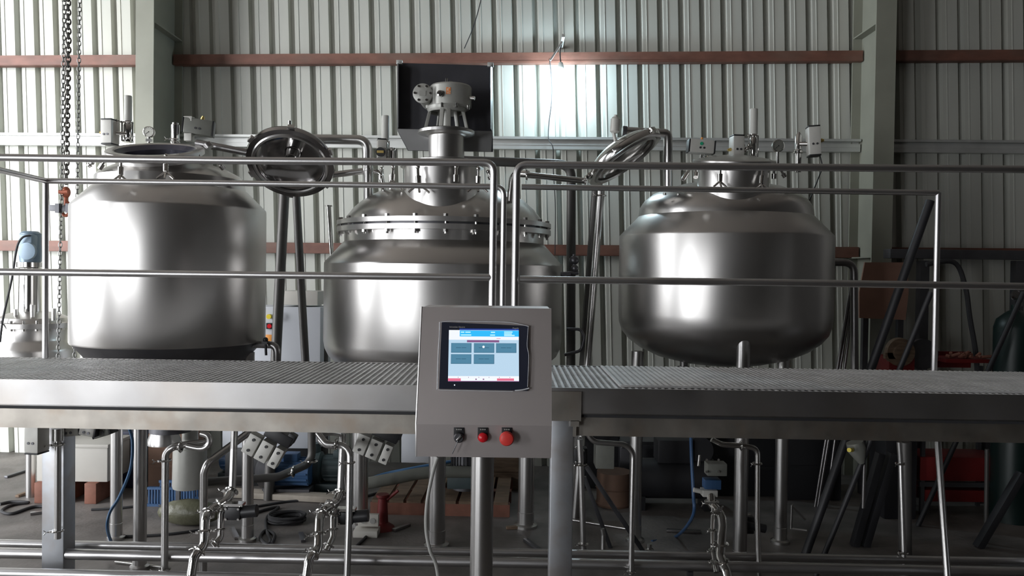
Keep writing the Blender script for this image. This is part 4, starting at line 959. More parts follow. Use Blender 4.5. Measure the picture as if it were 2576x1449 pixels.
vert_pipe('process_pipe', [(511, 1440, 5.0), (513, 1190, 5.0), (522, 1165, 5.0), (620, 1092, 5.3)], 0.024, 'pipe rising beside the leftmost valve cluster and slanting up to the right', bend=0.1)
vert_pipe('process_pipe', [(800, 1090, 4.75), (822, 1118, 4.7), (862, 1120, 4.65), (881, 1134, 4.6), (878, 1300, 4.55), (872, 1480, 4.5)], 0.019, 'tall bright pipe curving over beside the centre valve cluster', bend=0.07,
          clamps=(((880, 1163, 4.6), (0, 0, 1), 0.022), ((846, 1117, 4.66), (1, 0, 0), 0.024)))
mb = MB(); mb.sweep(curve_pts([P(860, 1090, 4.8), P(835, 1086, 4.8), P(812, 1092, 4.8), P(806, 1105, 4.78), P(822, 1118, 4.75), P(850, 1120, 4.72)], 6), 0.022, 14); tag(mb.build('return_bend', 'pipe_steel'), 'shiny bronze-tinted return bend under the beam left of the second actuator', 'pipe')
mb = MB(); mb.sweep(curve_pts([P(505, 1090, 4.8), P(522, 1096, 4.8), P(527, 1112, 4.8), P(518, 1125, 4.8), P(500, 1128, 4.8), P(470, 1122, 4.8)], 6), 0.019, 14); tag(mb.build('return_bend', 'pipe_steel'), 'shiny return bend beside the flared hood under the left beam', 'pipe')
# tilted three-block actuators
def triple(label, c, ang, s=1.0, dim='act_white'):
    Y = c[2]; q = P(*c); R = Matrix.Rotation(ang, 3, 'Y')
    t = thing('valve_actuator', q, label, 'valve', 'tilted three-block valve actuators')
    for i, (dx, ww) in enumerate(((-0.085, 0.075), (0.0, 0.075), (0.08, 0.055))):
        mb = MB(); cc_ = q + R @ V((dx * s, 0, 0)); mb.box(cc_, (ww * s, 0.08 * s, 0.125 * s), R, bev=0.006); o = mb.build('block', dim, t)
        h = MB()
        for zz_ in (-0.035, 0.035):
            a_ = cc_ + R @ V((0, -0.04 * s, zz_ * s)); h.cyl(a_, a_ + V((0, -0.006, 0)), 0.009 * s, n=12)
        build_each(h, 'port', 'black', o)
    mb = MB(); mb.box(q + R @ V((0.03 * s, 0.03, 0.11 * s)), (0.17 * s, 0.09 * s, 0.07 * s), R, bev=0.008); mb.box(q + R @ V((0.1 * s, 0.02, 0.135 * s)), (0.05 * s, 0.06, 0.06 * s), R, bev=0.008); mb.box(q + R @ V((0.0, 0.02, 0.155 * s)), (0.04 * s, 0.05, 0.05 * s), R, bev=0.005)
    mb.cyl(q + R @ V((-0.03, 0.03, 0.13 * s)), q + R @ V((-0.16 * s, 0.1, 0.24 * s)), 0.03 * s); mb.build('solenoid', 'black', t)
    return t
triple('tilted white three-block actuator under the beam, left of the white cabinet foot', (668, 1133, 4.75), math.radians(28))
triple('tilted greyish three-block actuator under the beam, just left of the control panel', (943, 1128, 4.85), math.radians(22), 0.97)
# pumps and motors on the floor
def pump(label, c, s, body, head, flip=1):
    x, y = c.x, c.y; t = thing('pump', (x, y, 0), label, 'pump')
    mb = MB(); mb.cyl((x, y, 0.16 * s), (x + flip * 0.24 * s, y, 0.16 * s), 0.085 * s, n=32)
    for i in range(14):
        a = 2 * PI * i / 14; mb.box((x + flip * 0.12 * s, y + math.cos(a) * 0.088 * s, 0.16 * s + math.sin(a) * 0.088 * s), (0.22 * s, 0.008, 0.014), Matrix.Rotation(0, 3, 'X'))
    mb.box((x + flip * 0.12 * s, y - 0.02, 0.26 * s), (0.09 * s, 0.09 * s, 0.05 * s), bev=0.006); mb.build('motor', body, t)
    mb = MB(); mb.lathe([(0, 0), (0.075 * s, 0), (0.11 * s, 0.02 * s), (0.11 * s, 0.08 * s), (0.06 * s, 0.11 * s), (0, 0.11 * s)], (x, y, 0.16 * s), (-flip, 0, 0), 32); mb.cyl((x - flip * 0.06 * s, y, 0.2 * s), (x - flip * 0.06 * s, y, 0.33 * s), 0.035 * s); mb.build('pump_head', head, t)
    mb = MB(); mb.box((x + flip * 0.1 * s, y, 0.03 * s), (0.3 * s, 0.16 * s, 0.06 * s), bev=0.004); mb.box((x - flip * 0.04 * s, y, 0.06 * s), (0.05 * s, 0.1 * s, 0.12 * s)); mb.build('base', head, t)
    return t
g_ = F(700, 1236) + V((0, -0.12, 0)); pump('bright blue motor pump on the floor below the white cabinet', g_, 1.35, 'blue', 'dark_steel')
g_ = F(640, 1226); pump('second blue pump, half hidden by the left tank leg', g_ + V((-0.1, 0.3, 0)), 1.25, 'blue', 'teal', -1)
g_ = F(815, 1232); pump('dark teal pump with wheel on a low stand, right of the blue pump', g_, 1.3, 'teal', 'teal')
# planks and pallets
a, b = F(572, 1247), F(845, 1262)
tag(MB().bar(a + V((0, 0, 0.03)), b + V((0, 0, 0.03)), 0.14, 0.05).build('plank', 'plank'), 'long pale plank lying on the floor under the pumps', 'plank')
def pallet(label, c, w_, d_, rot=0):
    X = Matrix.Translation(c) @ Matrix.Rotation(rot, 4, 'Z'); t = thing('pallet', c, label, 'pallet')
    mb = MB(X)
    for i in range(3): mb.box((0, -d_ / 2 + 0.05 + i * (d_ - 0.1) / 2, 0.05), (w_, 0.09, 0.1))
    build_each(mb, 'bearer', 'wood_red', t)
    mb = MB(X); n_ = int(w_ / 0.14)
    for i in range(n_): mb.box((-w_ / 2 + (i + 0.5) * w_ / n_, 0, 0.112), (w_ / n_ * 0.82, d_, 0.022))
    build_each(mb, 'deck_board', 'wood', t); return t
c_ = F(1110, 1298); pallet('wooden pallet on the floor behind the control panel pole', V((c_.x, c_.y + 0.45, 0)), 1.15, 0.9, -0.03)
# grey motor standing on the pallet
q = F(1165, 1290); t = thing('electric_motor', (q.x, q.y + 0.3, 0.124), 'grey finned motor standing on the pallet', 'motor')
mb = MB(); mb.cyl((q.x, q.y + 0.3, 0.124), (q.x, q.y + 0.3, 0.60), 0.115, n=36)
for i in range(26):
    a = 2 * PI * i / 26; mb.box((q.x + math.cos(a) * 0.12, q.y + 0.3 + math.sin(a) * 0.12, 0.40), (0.02, 0.006, 0.3), Matrix.Rotation(a, 3, 'Z'))
mb.build('body', 'dark_steel', t)
mb = MB(); mb.box((q.x - 0.0, q.y + 0.3, 0.2), (0.3, 0.26, 0.10), bev=0.01); mb.build('gear_housing', 'teal', t)
# tubes leaning on the floor between centre legs
a, b = P(885, 1222, 6.6), P(1085, 1188, 6.7)
tag(MB().sweep(curve_pts([a, (a + b) / 2 + V((0, 0, 0.0)), b, b + V((0.5, 0.1, -0.02))]), 0.05, 16).build('hose', 'hose_grey'), 'thick grey hose lying across clutter behind the centre tank leg', 'hose')
for i in range(5):
    pts = [P(890 + i * 22, 1222 - i * 6, 6.9 + 0.08 * i), P(960 + i * 8, 1195 + 8 * (i % 2), 7.0), P(1040, 1178 + i * 4, 7.0), P(1140 + i * 10, 1160 + i * 7, 7.1)]
    cable('hose', pts, 0.016, ('blue_pipe', 'hose_grey', 'cable_grey', 'blue', 'hose_grey')[i], 'one of the tangled thin hoses strewn between the pumps and the pallet', 'hose', group='tangled hoses behind the pallet')
tag(slab_px(MB(), 1010, 1085, 1090, 1165, 7.4, 0.5).build('plastic_sack', 'cabinet'), 'pale sack standing at the wall just left of the control panel', 'sack')
# cables on the floor
random.seed(3)
def floor_cable(pts, r, label, group=None): 
    return cable('floor_cable', [F(a, b, r) for a, b in pts], r, 'rubber', label, 'cable', group=group)
floor_cable([(0, 1268), (30, 1262), (72, 1264), (30, 1270), (4, 1285), (30, 1292), (90, 1274), (160, 1280)], 0.012, 'black cable looped on the floor at the far left')
floor_cable([(300, 1350), (400, 1346), (470, 1338), (520, 1330)], 0.010, 'black cable running right from the left tank legs')
floor_cable([(230, 1282), (300, 1278), (380, 1270), (430, 1275)], 0.010, 'black cable lying before the brown blocks')
floor_cable([(640, 1275), (720, 1262), (800, 1256), (860, 1248)], 0.010, 'black cable lying in front of the long plank')
floor_cable([(640, 1290), (700, 1275), (672, 1300), (670, 1330), (680, 1362), (668, 1368), (655, 1350), (668, 1335), (690, 1345), (684, 1368)], 0.012, 'black cable dropping in a loop right of the left tank legs')
floor_cable([(880, 1262), (950, 1240), (1010, 1230), (1040, 1225)], 0.012, 'black cable running up towards the pallet')
floor_cable([(895, 1375), (930, 1340), (945, 1312), (965, 1270)], 0.010, 'black cable running to the white socket block')
mb = MB(); c_ = F(722, 1312)
pts = []
for i in range(120): a = 2 * PI * i / 20; r = 0.13 + 0.015 * math.sin(i * 0.7); pts.append(c_ + V((math.cos(a) * r, math.sin(a) * r * 0.9, 0.012 + 0.008 * (i // 20))))
mb.sweep(pts, 0.010, 6); tag(mb.build('cable_coil', 'rubber'), 'flat black cable coil on the floor between the two valve clusters', 'cable')
# white socket strip
a = F(888, 1352); b = F(950, 1352); t = thing('socket_strip', ((a.x + b.x) / 2, a.y, 0), 'white twin socket block lying on the floor', 'power socket')
w_ = b.x - a.x
MB().box(((a.x + b.x) / 2, a.y + 0.06, 0.025), (w_, 0.14, 0.05), bev=0.006).build('base', 'socket_white', t)
mb = MB(); mb.box(((a.x + b.x) / 2 + 0.01, a.y + 0.08, 0.11), (w_ * 0.85, 0.05, 0.09), bev=0.006); mb.build('face', 'socket_white', t)
mb = MB()
for s in (-1, 1): q = V(((a.x + b.x) / 2 + 0.01 + s * 0.035, a.y + 0.053, 0.11)); mb.cyl(q, q + V((0, -0.004, 0)), 0.021, n=20)
build_each(mb, 'socket', 'cable_grey', t)
# red jack
q = F(962, 1330); t = thing('red_jack', (q.x, q.y, 0), 'small red jack on the floor left of the pallet', 'jack'); mb = MB(); mb.lathe([(0, 0), (0.1, 0), (0.09, 0.02), (0.045, 0.05), (0.035, 0.24), (0.05, 0.25), (0.05, 0.27), (0, 0.27)], (q.x, q.y, 0), n=20); mb.build('body', 'red_paint', t); MB().cyl((q.x, q.y, 0.2), (q.x + 0.12, q.y, 0.30), 0.012).build('lever', 'red_paint', t)
# ---- right half
mt = lambda *a: None
vert_pipe('process_pipe', [(1458, 1105, 5.2), (1462, 1180, 5.2), (1468, 1385, 5.2)], 0.020, 'bronze-tinted pipe hanging right of the square platform leg', bend=0.05,
          clamps=(((1462, 1168, 5.18), (0, 0, 1), 0.026), ((1467, 1368, 5.2), (0, 0, 1), 0.024)))
vert_pipe('process_pipe', [(1475, 1085, 4.75), (1492, 1112, 4.75), (1575, 1118, 4.75), (1594, 1140, 4.75), (1590, 1300, 4.72), (1588, 1445, 4.7)], 0.0165, 'bright pipe with a bend at its top, right of the square platform leg', bend=0.09,
          clamps=(((1588, 1438, 4.7), (0, 0, 1), 0.02),))
t = thing('valve_actuator', P(1462, 1150, 5.3), 'black actuator with fittings beside the square platform leg', 'valve'); mb = MB(); mb.box(P(1460, 1145, 5.3), (0.09, 0.08, 0.11), bev=0.01); mb.build('body', 'black', t); mb = MB(); [mb.sphere(P(a, b, 5.24), 0.011, 8) for a, b in ((1450, 1126), (1467, 1135), (1450, 1163), (1462, 1166), (1459, 1102))]; build_each(mb, 'screw', 'polished', t)
vert_pipe('process_pipe', [(1515, 1330, 5.5), (1518, 1345, 5.5), (1516, 1420, 5.49)], 0.016, 'short bright stub pipe with a wing clamp near the floor', bend=0.05, clamps=(((1516, 1390, 5.5), (0, 0, 1), 0.022),))
vert_pipe('process_pipe', [(1634, 1368, 5.66), (1634, 1398, 5.66)], 0.018, 'tiny pipe stub standing on the floor right of the tall bright pipe', clamps=(((1634, 1382, 5.66), (0, 0, 1), 0.02),))
for l, x0, y0, x1, y1, Y in (('dark brace slanting down to the right behind the square leg', 1476, 1175, 1590, 1345, 5.6), ('second dark brace, steeper and behind the bronze-tinted pipe', 1470, 1200, 1520, 1335, 5.8)):
    a, b = to_floor(x0, y0, x1, y1, Y); tag(MB().bar(a, b, 0.05, 0.03).build('brace', 'dark_paint'), l, 'brace')
tag(MB().cyl(F(1440, 1312) + V((0, 0, .012)), F(1575, 1334) + V((0, 0, .012)), 0.008).build('steel_rod', 'pipe_steel'), 'thin bright rod lying on the floor right of the square leg', 'rod')
tag(MB().cyl(F(290, 1418) + V((0, 0, .012)), F(410, 1432) + V((0, 0, .012)), 0.009).build('steel_rod', 'polished'), 'thin bright rod lying on the floor at the lower left', 'rod')
# valve stack near the middle right
t = thing('valve_manifold', P(1830, 1480, 4.4), 'valve cluster under the right tank with a grey actuator on its top', 'valve manifold', 'valve clusters under the platform')
mb = MB(); mb.box(P(1800, 1178, 4.85), (0.12, 0.09, 0.075), bev=0.006); mb.build('actuator', 'act_grey', t)
mb = MB(); [mb.cyl(P(a, b, 4.8), P(a, b, 4.79), 0.008, n=8) for a, b in ((1778, 1157), (1808, 1157), (1778, 1187), (1808, 1187))]; mb.cyl(P(1760, 1145, 4.8), P(1757, 1172, 4.8), 0.008); build_each(mb, 'screw', 'polished', t)
mb = MB(); mb.box(P(1790, 1216, 4.85), (0.10, 0.08, 0.06), bev=0.006); mb.build('coil', 'blue', t)
mb = MB(); mb.box(P(1783, 1238, 4.82), (0.09, 0.08, 0.04), bev=0.004); mb.cyl(P(1745, 1232, 4.8), P(1768, 1237, 4.8), 0.014); mb.build('block', 'act_white', t)
MB().pipe([P(1788, 1245, 4.8), P(1790, 1268, 4.75), P(1815, 1298, 4.65), P(1818, 1325, 4.6), P(1812, 1400, 4.5), P(1826, 1435, 4.42), P(1840, 1500, 4.35)], 0.026, 0.06, 20).build('main_tube', 'polished', t)
for c_, ax in (((1790, 1262, 4.76), (0, 0, 1)), ((1804, 1284, 4.68), (0.5, -0.3, -0.7)), ((1814, 1368, 4.55), (0, 0, 1)), ((1815, 1412, 4.47), (0.2, 0, -1))): clamp(t, P(*c_), ax, 0.03)
MB().pipe([P(1795, 1280, 4.7), P(1793, 1320, 4.66), P(1793, 1380, 4.6), P(1802, 1440, 4.5)], 0.014, 0.05, 16).build('side_tube', 'polished', t)
for c_ in ((1793, 1333, 4.64), (1793, 1384, 4.6), (1798, 1412, 4.54)): clamp(t, P(*c_), (0, 0, 1), 0.018)
vert_pipe('process_pipe', [(1790, 1105, 4.8), (1815, 1118, 4.8), (1870, 1122, 4.8), (1906, 1128, 4.8), (1905, 1300, 4.78), (1911, 1480, 4.75)], 0.016, 'bright pipe arching over to the right beside the right tank leg', bend=0.09, m='polished',
          clamps=(((1905, 1166, 4.8), (0, 0, 1), 0.021), ((1864, 1121, 4.8), (1, 0, 0), 0.02)))
t = thing('valve_actuator', P(1875, 1300, 5.0), 'black butterfly valve in front of the right tank front leg', 'valve'); mb = MB(); mb.box(P(1876, 1318, 5.545), (0.1, 0.08, 0.12), bev=0.01); mb.cyl(P(1870, 1318, 5.5), P(1925, 1330, 5.5), 0.03); mb.build('body', 'black', t); mb = MB(); mb.cyl(P(1862, 1300, 5.54), P(1888, 1297, 5.54), 0.02); mb.build('stem', 'pipe_steel', t)
cable('air_hose', [P(1738, 1095, 5.2), P(1740, 1160, 5.2), P(1744, 1240, 5.15), P(1742, 1300, 5.2), F(1700, 1350), F(1640, 1362)], 0.011, 'blue', 'dark blue air hose hanging left of the right valve cluster', 'hose')

# clutter stored along the back wall, seen under the platform
def stored(name, x0, y0, x1, Yf, d, m, label, cat='box'):
    a, b = P(x0, y0, Yf), P(x1, y0, Yf); t = thing(name, ((a.x + b.x) / 2, Yf + d / 2, 0), label, cat)
    MB().box(((a.x + b.x) / 2, Yf + d / 2, a.z / 2), (b.x - a.x, d, a.z), bev=0.012).build('body', m, t)
    mb = MB(); mb.box(((a.x + b.x) / 2, Yf - 0.006, a.z - 0.05), ((b.x - a.x) * 0.9, 0.012, 0.03)); mb.box(((a.x + b.x) / 2, Yf - 0.006, a.z * 0.45), ((b.x - a.x) * 0.9, 0.012, 0.025)); build_each(mb, 'batten', m, t)
    return t
stored('carton', 372, 1090, 470, 7.1, 0.4, 'carton', 'brown carton standing behind the flared hood')
stored('storage_box', 288, 1085, 345, 7.2, 0.4, 'dark_blue', 'dark blue box between the two left tank legs')
stored('storage_box', 1225, 1120, 1345, 7.3, 0.5, 'wood', 'brown wooden crate behind the pole and right edge of the control panel')
stored('storage_box', 1455, 1090, 1560, 7.4, 0.5, 'dark_paint', 'black box at the wall right of the square platform leg')
stored('storage_box', 1560, 1110, 1660, 7.3, 0.5, 'dark_steel', 'dark box behind the bright bent pipe')
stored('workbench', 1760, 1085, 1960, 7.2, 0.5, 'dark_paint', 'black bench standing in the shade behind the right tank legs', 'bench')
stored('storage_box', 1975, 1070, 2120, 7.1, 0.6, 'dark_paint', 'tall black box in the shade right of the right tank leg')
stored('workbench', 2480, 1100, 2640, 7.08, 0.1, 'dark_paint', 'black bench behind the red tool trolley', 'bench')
t = thing('drum', (P(1545, 1200, 6.9).x, 6.9, 0), 'small rusty orange drum on the floor behind the slanting braces', 'drum')
q = P(1545, 1185, 6.9); MB().lathe([(0, 0), (0.15, 0), (0.16, 0.02), (0.15, 0.04), (0.15, q.z * 0.5), (0.16, q.z * 0.52), (0.15, q.z * 0.54), (0.15, q.z), (0.14, q.z), (0, q.z - 0.01)], (q.x, 6.9, 0), n=36).build('body', 'carton', t)
random.seed(11)
for i, (px, py) in enumerate(((40, 1195), (75, 1240), (120, 1290), (760, 1355), (1010, 1330), (1340, 1375), (1720, 1340), (590, 1345), (1300, 1330))):
    c0 = F(px, py); a_ = random.uniform(0, PI); d_ = V((math.cos(a_), math.sin(a_), 0)) * random.uniform(0.08, 0.16)
    tag(MB().bar(c0 - d_ + V((0, 0, 0.012)), c0 + d_ + V((0, 0, 0.012)), 0.035, 0.02).build('offcut', random.choice(['wood', 'dark_steel', 'pipe_dark'])), 'one of the small offcuts scattered on the dusty floor', 'scrap', 'offcuts strewn on the floor')

vert_pipe('process_pipe', [(2262, 1112, 4.95), (2266, 1170, 4.95), (2274, 1415, 4.9)], 0.0165, 'thin bright pipe with two clamps at the lower right', bend=0.05, clamps=(((2265, 1166, 4.95), (0, 0, 1), 0.021), ((2272, 1390, 4.9), (0, 0, 1), 0.021)))
tag(MB().cyl(P(2276, 1112, 5.3), V((P(2280, 1300, 5.3).x, 5.3, 0)), 0.042).build('standing_pipe', 'pipe_dull'), 'thick dark upright pipe behind the thin clamped pipe at lower right', 'pipe')
tag(MB().cyl(P(2359, 1112, 4.5), P(2394, 1600, 4.2), 0.018).build('process_pipe', 'pipe_steel'), 'long bright slanting pipe at the lower right', 'pipe')
a, b = to_floor(2483, 1130, 2481, 1290, 6.0); tag(MB().cyl(a, b, 0.016).build('standing_pipe', 'pipe_dull'), 'thin dim upright pipe before the red trolley', 'pipe')
t = thing('beacon_lamp', P(2152, 1150, 5.3), 'grey cone-shaped lamp with a yellow plug hanging under the right beam', 'lamp'); mb = MB(); mb.sweep([P(2150, 1112, 5.3), P(2155, 1130, 5.3), P(2168, 1165, 5.3)], [0.055, 0.06, 0.02], 24); mb.build('housing', 'act_grey', t); mb = MB(); mb.cyl(P(2143, 1132, 5.24), P(2136, 1132, 5.2), 0.014); mb.build('plug', 'yellow', t); mb = MB(); mb.cyl(P(2174, 1168, 5.3), P(2171, 1278, 5.3), 0.012); mb.build('rod', 'pipe_dark', t)
mb = MB()
t = thing('trestle', F(2130, 1330), 'dark trestle legs standing in the shade under the right end', 'trestle')
for (x0, y0, x1, y1) in ((2245, 1140, 2180, 1360), (2215, 1140, 2150, 1370), (2570, 1190, 2470, 1360)):
    a, b = to_floor(x0, y0, x1, y1, 5.9); MB().bar(a, b, 0.07, 0.05).build('leg', 'dark_paint', t)
t = thing('floor_vice', F(2020, 1320), 'small dark wire stand on the floor right of the right tank', 'stand')
mb = MB(); a = F(1990, 1330); mb.cyl(a, P(1992, 1270, a.y), 0.01); mb.cyl(P(1992, 1270, a.y), P(2025, 1308, a.y), 0.012); mb.cyl(a, F(2030, 1335), 0.01); mb.build('wire_frame', 'pipe_steel', t)
mb = MB(); mb.box(P(2215, 1100, 5.3), (0.0001, 0.0001, 0.0001))
tag(slab_px(MB(), 1500, 1120, 1545, 1180, 6.4, 0.2).build('junction_box', 'act_grey'), 'small grey box hanging in the shade behind the bent bright pipe', 'box')
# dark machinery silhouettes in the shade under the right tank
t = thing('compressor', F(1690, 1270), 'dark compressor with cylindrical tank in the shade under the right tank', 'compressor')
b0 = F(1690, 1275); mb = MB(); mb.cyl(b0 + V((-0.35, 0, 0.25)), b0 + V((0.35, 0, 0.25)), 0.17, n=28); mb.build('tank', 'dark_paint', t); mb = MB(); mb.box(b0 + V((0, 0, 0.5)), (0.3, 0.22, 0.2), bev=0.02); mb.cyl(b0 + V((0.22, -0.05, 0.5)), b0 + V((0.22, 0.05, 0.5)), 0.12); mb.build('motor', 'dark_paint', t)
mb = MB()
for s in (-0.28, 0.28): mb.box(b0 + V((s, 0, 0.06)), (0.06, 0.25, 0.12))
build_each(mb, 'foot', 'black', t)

# ================================================================ CONTROL PANEL
YB0, YT0 = 2.70, 2.84
BL, BR = P(1046, 1067, YB0 + 0.0), P(1387, 1067, YB0)
TL, TR = P(1061, 772, YT0), P(1383, 772, YT0)
BL = P(1049, 1067, YB0); BL0, BR0 = P(1046, 1152, YB0 + 0.0), P(1387, 1152, YB0)
xl, xr = BL0.x, BR0.x
BL.x = xl + 0.002; BR.x = xr; TL.x = xl + 0.003; TR.x = xr - 0.004
pn = (TR - BR).cross(BR - BL).normalized()
if pn.y > 0: pn = -pn
panel = thing('control_panel', ((xl + xr) / 2, YB0 + 0.15, 0), 'steel control panel with lit touch screen on a round pole before the platform', 'control panel')
D = 0.19
mb = MB()
def prism_x(poly, x0, x1): mb.prism([V((x0, y, z)) for y, z in poly], (x1 - x0, 0, 0))
prism_x([(YB0 + 0.028, BL0.z), (YB0 + 0.012, BL.z), (YT0 + 0.012, TL.z), (YT0 + D, TL.z), (YT0 + D, BL0.z)], xl + 0.006, xr - 0.006)
mb.build('enclosure', 'panel_steel', panel)
mb = MB(); prism_x([(YB0 + 0.022, BL0.z), (YB0, BL.z), (YT0, TL.z), (YT0 + 0.012, TL.z - 0.0), (YB0 + 0.014, BL.z), (YB0 + 0.03, BL0.z)], xl, xr)
door = mb.build('door', 'panel_steel', panel, smooth=5)
mb = MB(); mb.sweep([V((xl, YB0 + 0.026, BL0.z)), V((xl, YB0 + 0.004, BL.z)), V((xl, YT0 + 0.004, TL.z))], 0.0042, 12); mb.build('edge_bend', 'pipe_steel', panel)
# bezel, film, display
def on(px, py, off=0.0): return PL(px, py, BL, pn) + pn * off
def quad_on(mb, pts, o0, o1):
    mb.prism([on(a, b, o0) for a, b in pts], pn * (o1 - o0))
mb = MB(); quad_on(mb, [(1112, 812), (1330, 822), (1327, 984), (1105, 979)], 0.001, 0.009); bez = mb.build('screen_bezel', 'bezel', panel)
sTL, sTR, sBR, sBL = (1130, 832), (1305, 833), (1305.5, 960), (1127.5, 959.5)
def suv(u, v):
    t = (sTL[0] + (sTR[0] - sTL[0]) * u, sTL[1] + (sTR[1] - sTL[1]) * u); b_ = (sBL[0] + (sBR[0] - sBL[0]) * u, sBL[1] + (sBR[1] - sBL[1]) * u)
    return (t[0] + (b_[0] - t[0]) * v, t[1] + (b_[1] - t[1]) * v)
mb = MB(); lay = [0.0092]
def scr(m, u0, v0, u1, v1, k=0):
    mb.use(m); quad_on(mb, [suv(u0, v0), suv(u1, v0), suv(u1, v1), suv(u0, v1)], 0.0090 + 0.0002 * k, 0.0093 + 0.0002 * k)
scr('scr_body', 0, 0, 1, 1); scr('scr_edge', 0.15, -0.03, 1, 0.0, 1)
scr('scr_white', 0, 0, 1, 0.19, 1); scr('scr_head', 0.155, 0.005, 1, 0.125, 2)
for (u0, v0, u1) in ((0.17, 0.03, 0.22), (0.235, 0.03, 0.31), (0.17, 0.085, 0.32), (0.60, 0.03, 0.66), (0.59, 0.085, 0.66), (0.79, 0.025, 0.91), (0.79, 0.06, 0.9), (0.79, 0.09, 0.94)): scr('scr_txt', u0, v0, u1, v0 + 0.022, 3)
scr('scr_pink', 0.68, 0.158, 0.74, 0.166, 2)
scr('scr_bar', 0.26, 0.195, 0.72, 0.24, 2)
for (u0, v0) in ((0.035, 0.255), (0.36, 0.255), (0.675, 0.255), (0.035, 0.475), (0.36, 0.475)):
    scr('scr_dark', u0, v0, u0 + 0.29, v0 + 0.19, 2); scr('scr_btn', u0 + 0.004, v0 + 0.004, u0 + 0.282, v0 + 0.18, 3)
    scr('scr_dark', u0 + 0.07, v0 + 0.085, u0 + 0.14, v0 + 0.097, 4); scr('scr_dark', u0 + 0.15, v0 + 0.085, u0 + 0.215, v0 + 0.097, 4)
scr('scr_white', 0, 0.905, 1, 1.0, 2); scr('scr_pink', 0.0, 0.95, 0.18, 1.0, 3); scr('scr_pink', 0.69, 0.95, 0.93, 0.995, 3)
for u_ in (0.14, 0.285, 0.43, 0.575, 0.72, 0.87): scr('scr_bar', u_, 0.92, u_ + 0.006, 0.94, 3)
for u_ in (0.385, 0.49): scr('scr_bar', u_, 0.955, u_ + 0.02, 0.98, 3)
scr('scr_bar', 0, 1.0, 1, 1.012, 1)
disp = mb.build('display', None, bez)
mb = MB(); c_ = on(*suv(0.497, 0.33), 0.0105); mb.cyl(c_, c_ + pn * 0.0006, 0.0042, n=20); mb.build('cursor', 'scr_white', bez)
# creased protective film round the bezel
def film(pts, r, nm='film_edge'):
    mb = MB(); mb.sweep(curve_pts([on(a, b, 0.010) for a, b in pts], 6), r, 8); mb.build(nm, 'film', bez)
film([(1107, 812), (1106, 850), (1104, 880), (1102, 930), (1101, 981)], [0.0022] * 25)
film([(1109, 812), (1140, 810), (1200, 811), (1270, 812), (1300, 816), (1330, 823)], 0.0014)
film([(1331, 978), (1315, 982), (1295, 984)], 0.0022); film([(1329, 824), (1326, 870), (1330, 900), (1327, 975)], 0.0010); film([(1103, 982), (1180, 984), (1290, 986)], 0.0010)
def text_on(s, px, py, hpx, m, nm, parent, off=0.0096):
    cu = bpy.data.curves.new(nm, 'FONT'); cu.body = s; cu.size = hpx * YB0 / FPX * 1.35; cu.extrude = 0.0002; cu.materials.append(M[m])
    o = bpy.data.objects.new(nm, cu); COL.objects.link(o); p_ = on(px, py, off)
    up_ = (TL - BL).normalized(); rt_ = V((1, 0, 0)); nn = rt_.cross(up_)
    R = Matrix((rt_, up_, nn)).transposed().to_4x4()
    o.parent = parent; o.matrix_world = Matrix.Identity(4)
    me = bpy.data.meshes.new_from_object(o); bpy.data.objects.remove(o)
    o = bpy.data.objects.new(nm, me); COL.objects.link(o); o.parent = parent
    o.matrix_local = Matrix.Translation(p_ - V(parent['_w'])) @ R
    return o
text_on('Schneider Electric', 1131, 826, 4.2, 'act_white', 'logo', bez); text_on('Magelis', 1289, 829, 4.2, 'act_white', 'logo', bez)
mb = MB(); c_ = on(1144, 970, 0.009); mb.cyl(c_, c_ + pn * 0.001, 0.0022, n=12); mb.build('status_light', 'scr_white', bez)
def lower(px, py, off=0.0): q = P(px, py, YB0 + 0.01); return V((q.x, YB0 + 0.022 * (BL.z - q.z) / (BL.z - BL0.z) - off, q.z))
def plate(px): 
    mb = MB(); q = lower(px, 1088, 0.003); mb.box(q, (0.036, 0.006, 0.038), bev=0.002)
    return mb.build('legend_plate', 'black', panel)
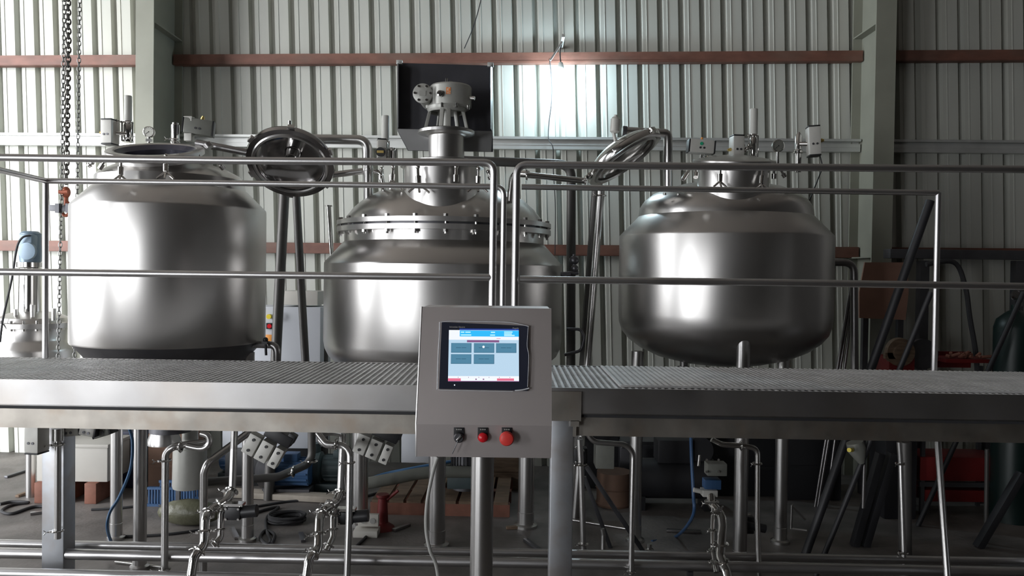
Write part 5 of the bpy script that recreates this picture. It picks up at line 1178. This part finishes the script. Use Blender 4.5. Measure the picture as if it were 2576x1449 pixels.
for px, wd in ((1155, 3), (1215, 3), (1275, 3)):
    o = plate(px); mb = MB(); q = lower(px, 1078.5, 0.0062)
    for i in range(wd): mb.box(q + V(((i - 1) * 0.007, 0, 0)), (0.005, 0.0006, 0.004))
    mb.build('legend', 'cable_grey', o)
mb = MB(); q = lower(1155, 1099, 0); mb.lathe([(0, 0), (0.018, 0), (0.018, 0.012), (0.014, 0.018), (0, 0.018)], q, (0, -1, 0), 28); ks = mb.build('key_switch', 'dark_steel', panel)
mb = MB(); mb.box(q + V((0.001, -0.022, 0.001)), (0.006, 0.012, 0.022), Matrix.Rotation(math.radians(45), 3, 'Y'), bev=0.001); mb.build('switch_lever', 'pipe_steel', ks)
mb = MB(); mb.sweep(curve_pts([q + V((-0.002, -0.02, -0.006)), q + V((-0.010, -0.02, -0.028)), q + V((-0.022, -0.014, -0.055))], 5), 0.0016, 8); mb.build('key', 'dark_steel', ks)
mb = MB(); q = lower(1215, 1098, 0); mb.lathe([(0, 0), (0.0185, 0), (0.0185, 0.006), (0.016, 0.008), (0.016, 0.020), (0.010, 0.026), (0, 0.028)], q, (0, -1, 0), 32); mb.build('indicator_lamp', 'red_light', panel)
mb = MB(); q = lower(1275, 1099, 0); mb.lathe([(0, 0), (0.013, 0), (0.013, 0.02), (0.0245, 0.024), (0.025, 0.030), (0.021, 0.037), (0.012, 0.040), (0, 0.040)], q, (0, -1, 0), 36); mb.build('emergency_stop', 'red_mushroom', panel)
px_ = P(1212, 1300, 2.85)
MB().cyl((px_.x, 2.86, 0.02), (px_.x, 2.86, BL0.z), 0.041, n=36).build('pole', 'pipe_steel', panel)
MB().lathe([(0, 0), (0.15, 0), (0.15, 0.012), (0.045, 0.02), (0, 0.02)], (px_.x, 2.86, 0), n=40).build('base_plate', 'pipe_steel', panel)
MB().sweep(curve_pts([P(1101, 1150, 2.85), P(1090, 1185, 2.85), P(1075, 1260, 2.85), P(1072, 1330, 2.86), P(1082, 1385, 2.86), P(1102, 1449, 2.88), P(1125, 1700, 2.9)], 8), 0.0065, 12).build('cable', 'cable_grey', panel)

for o in bpy.data.objects:
    if '_w' in o: del o['_w']
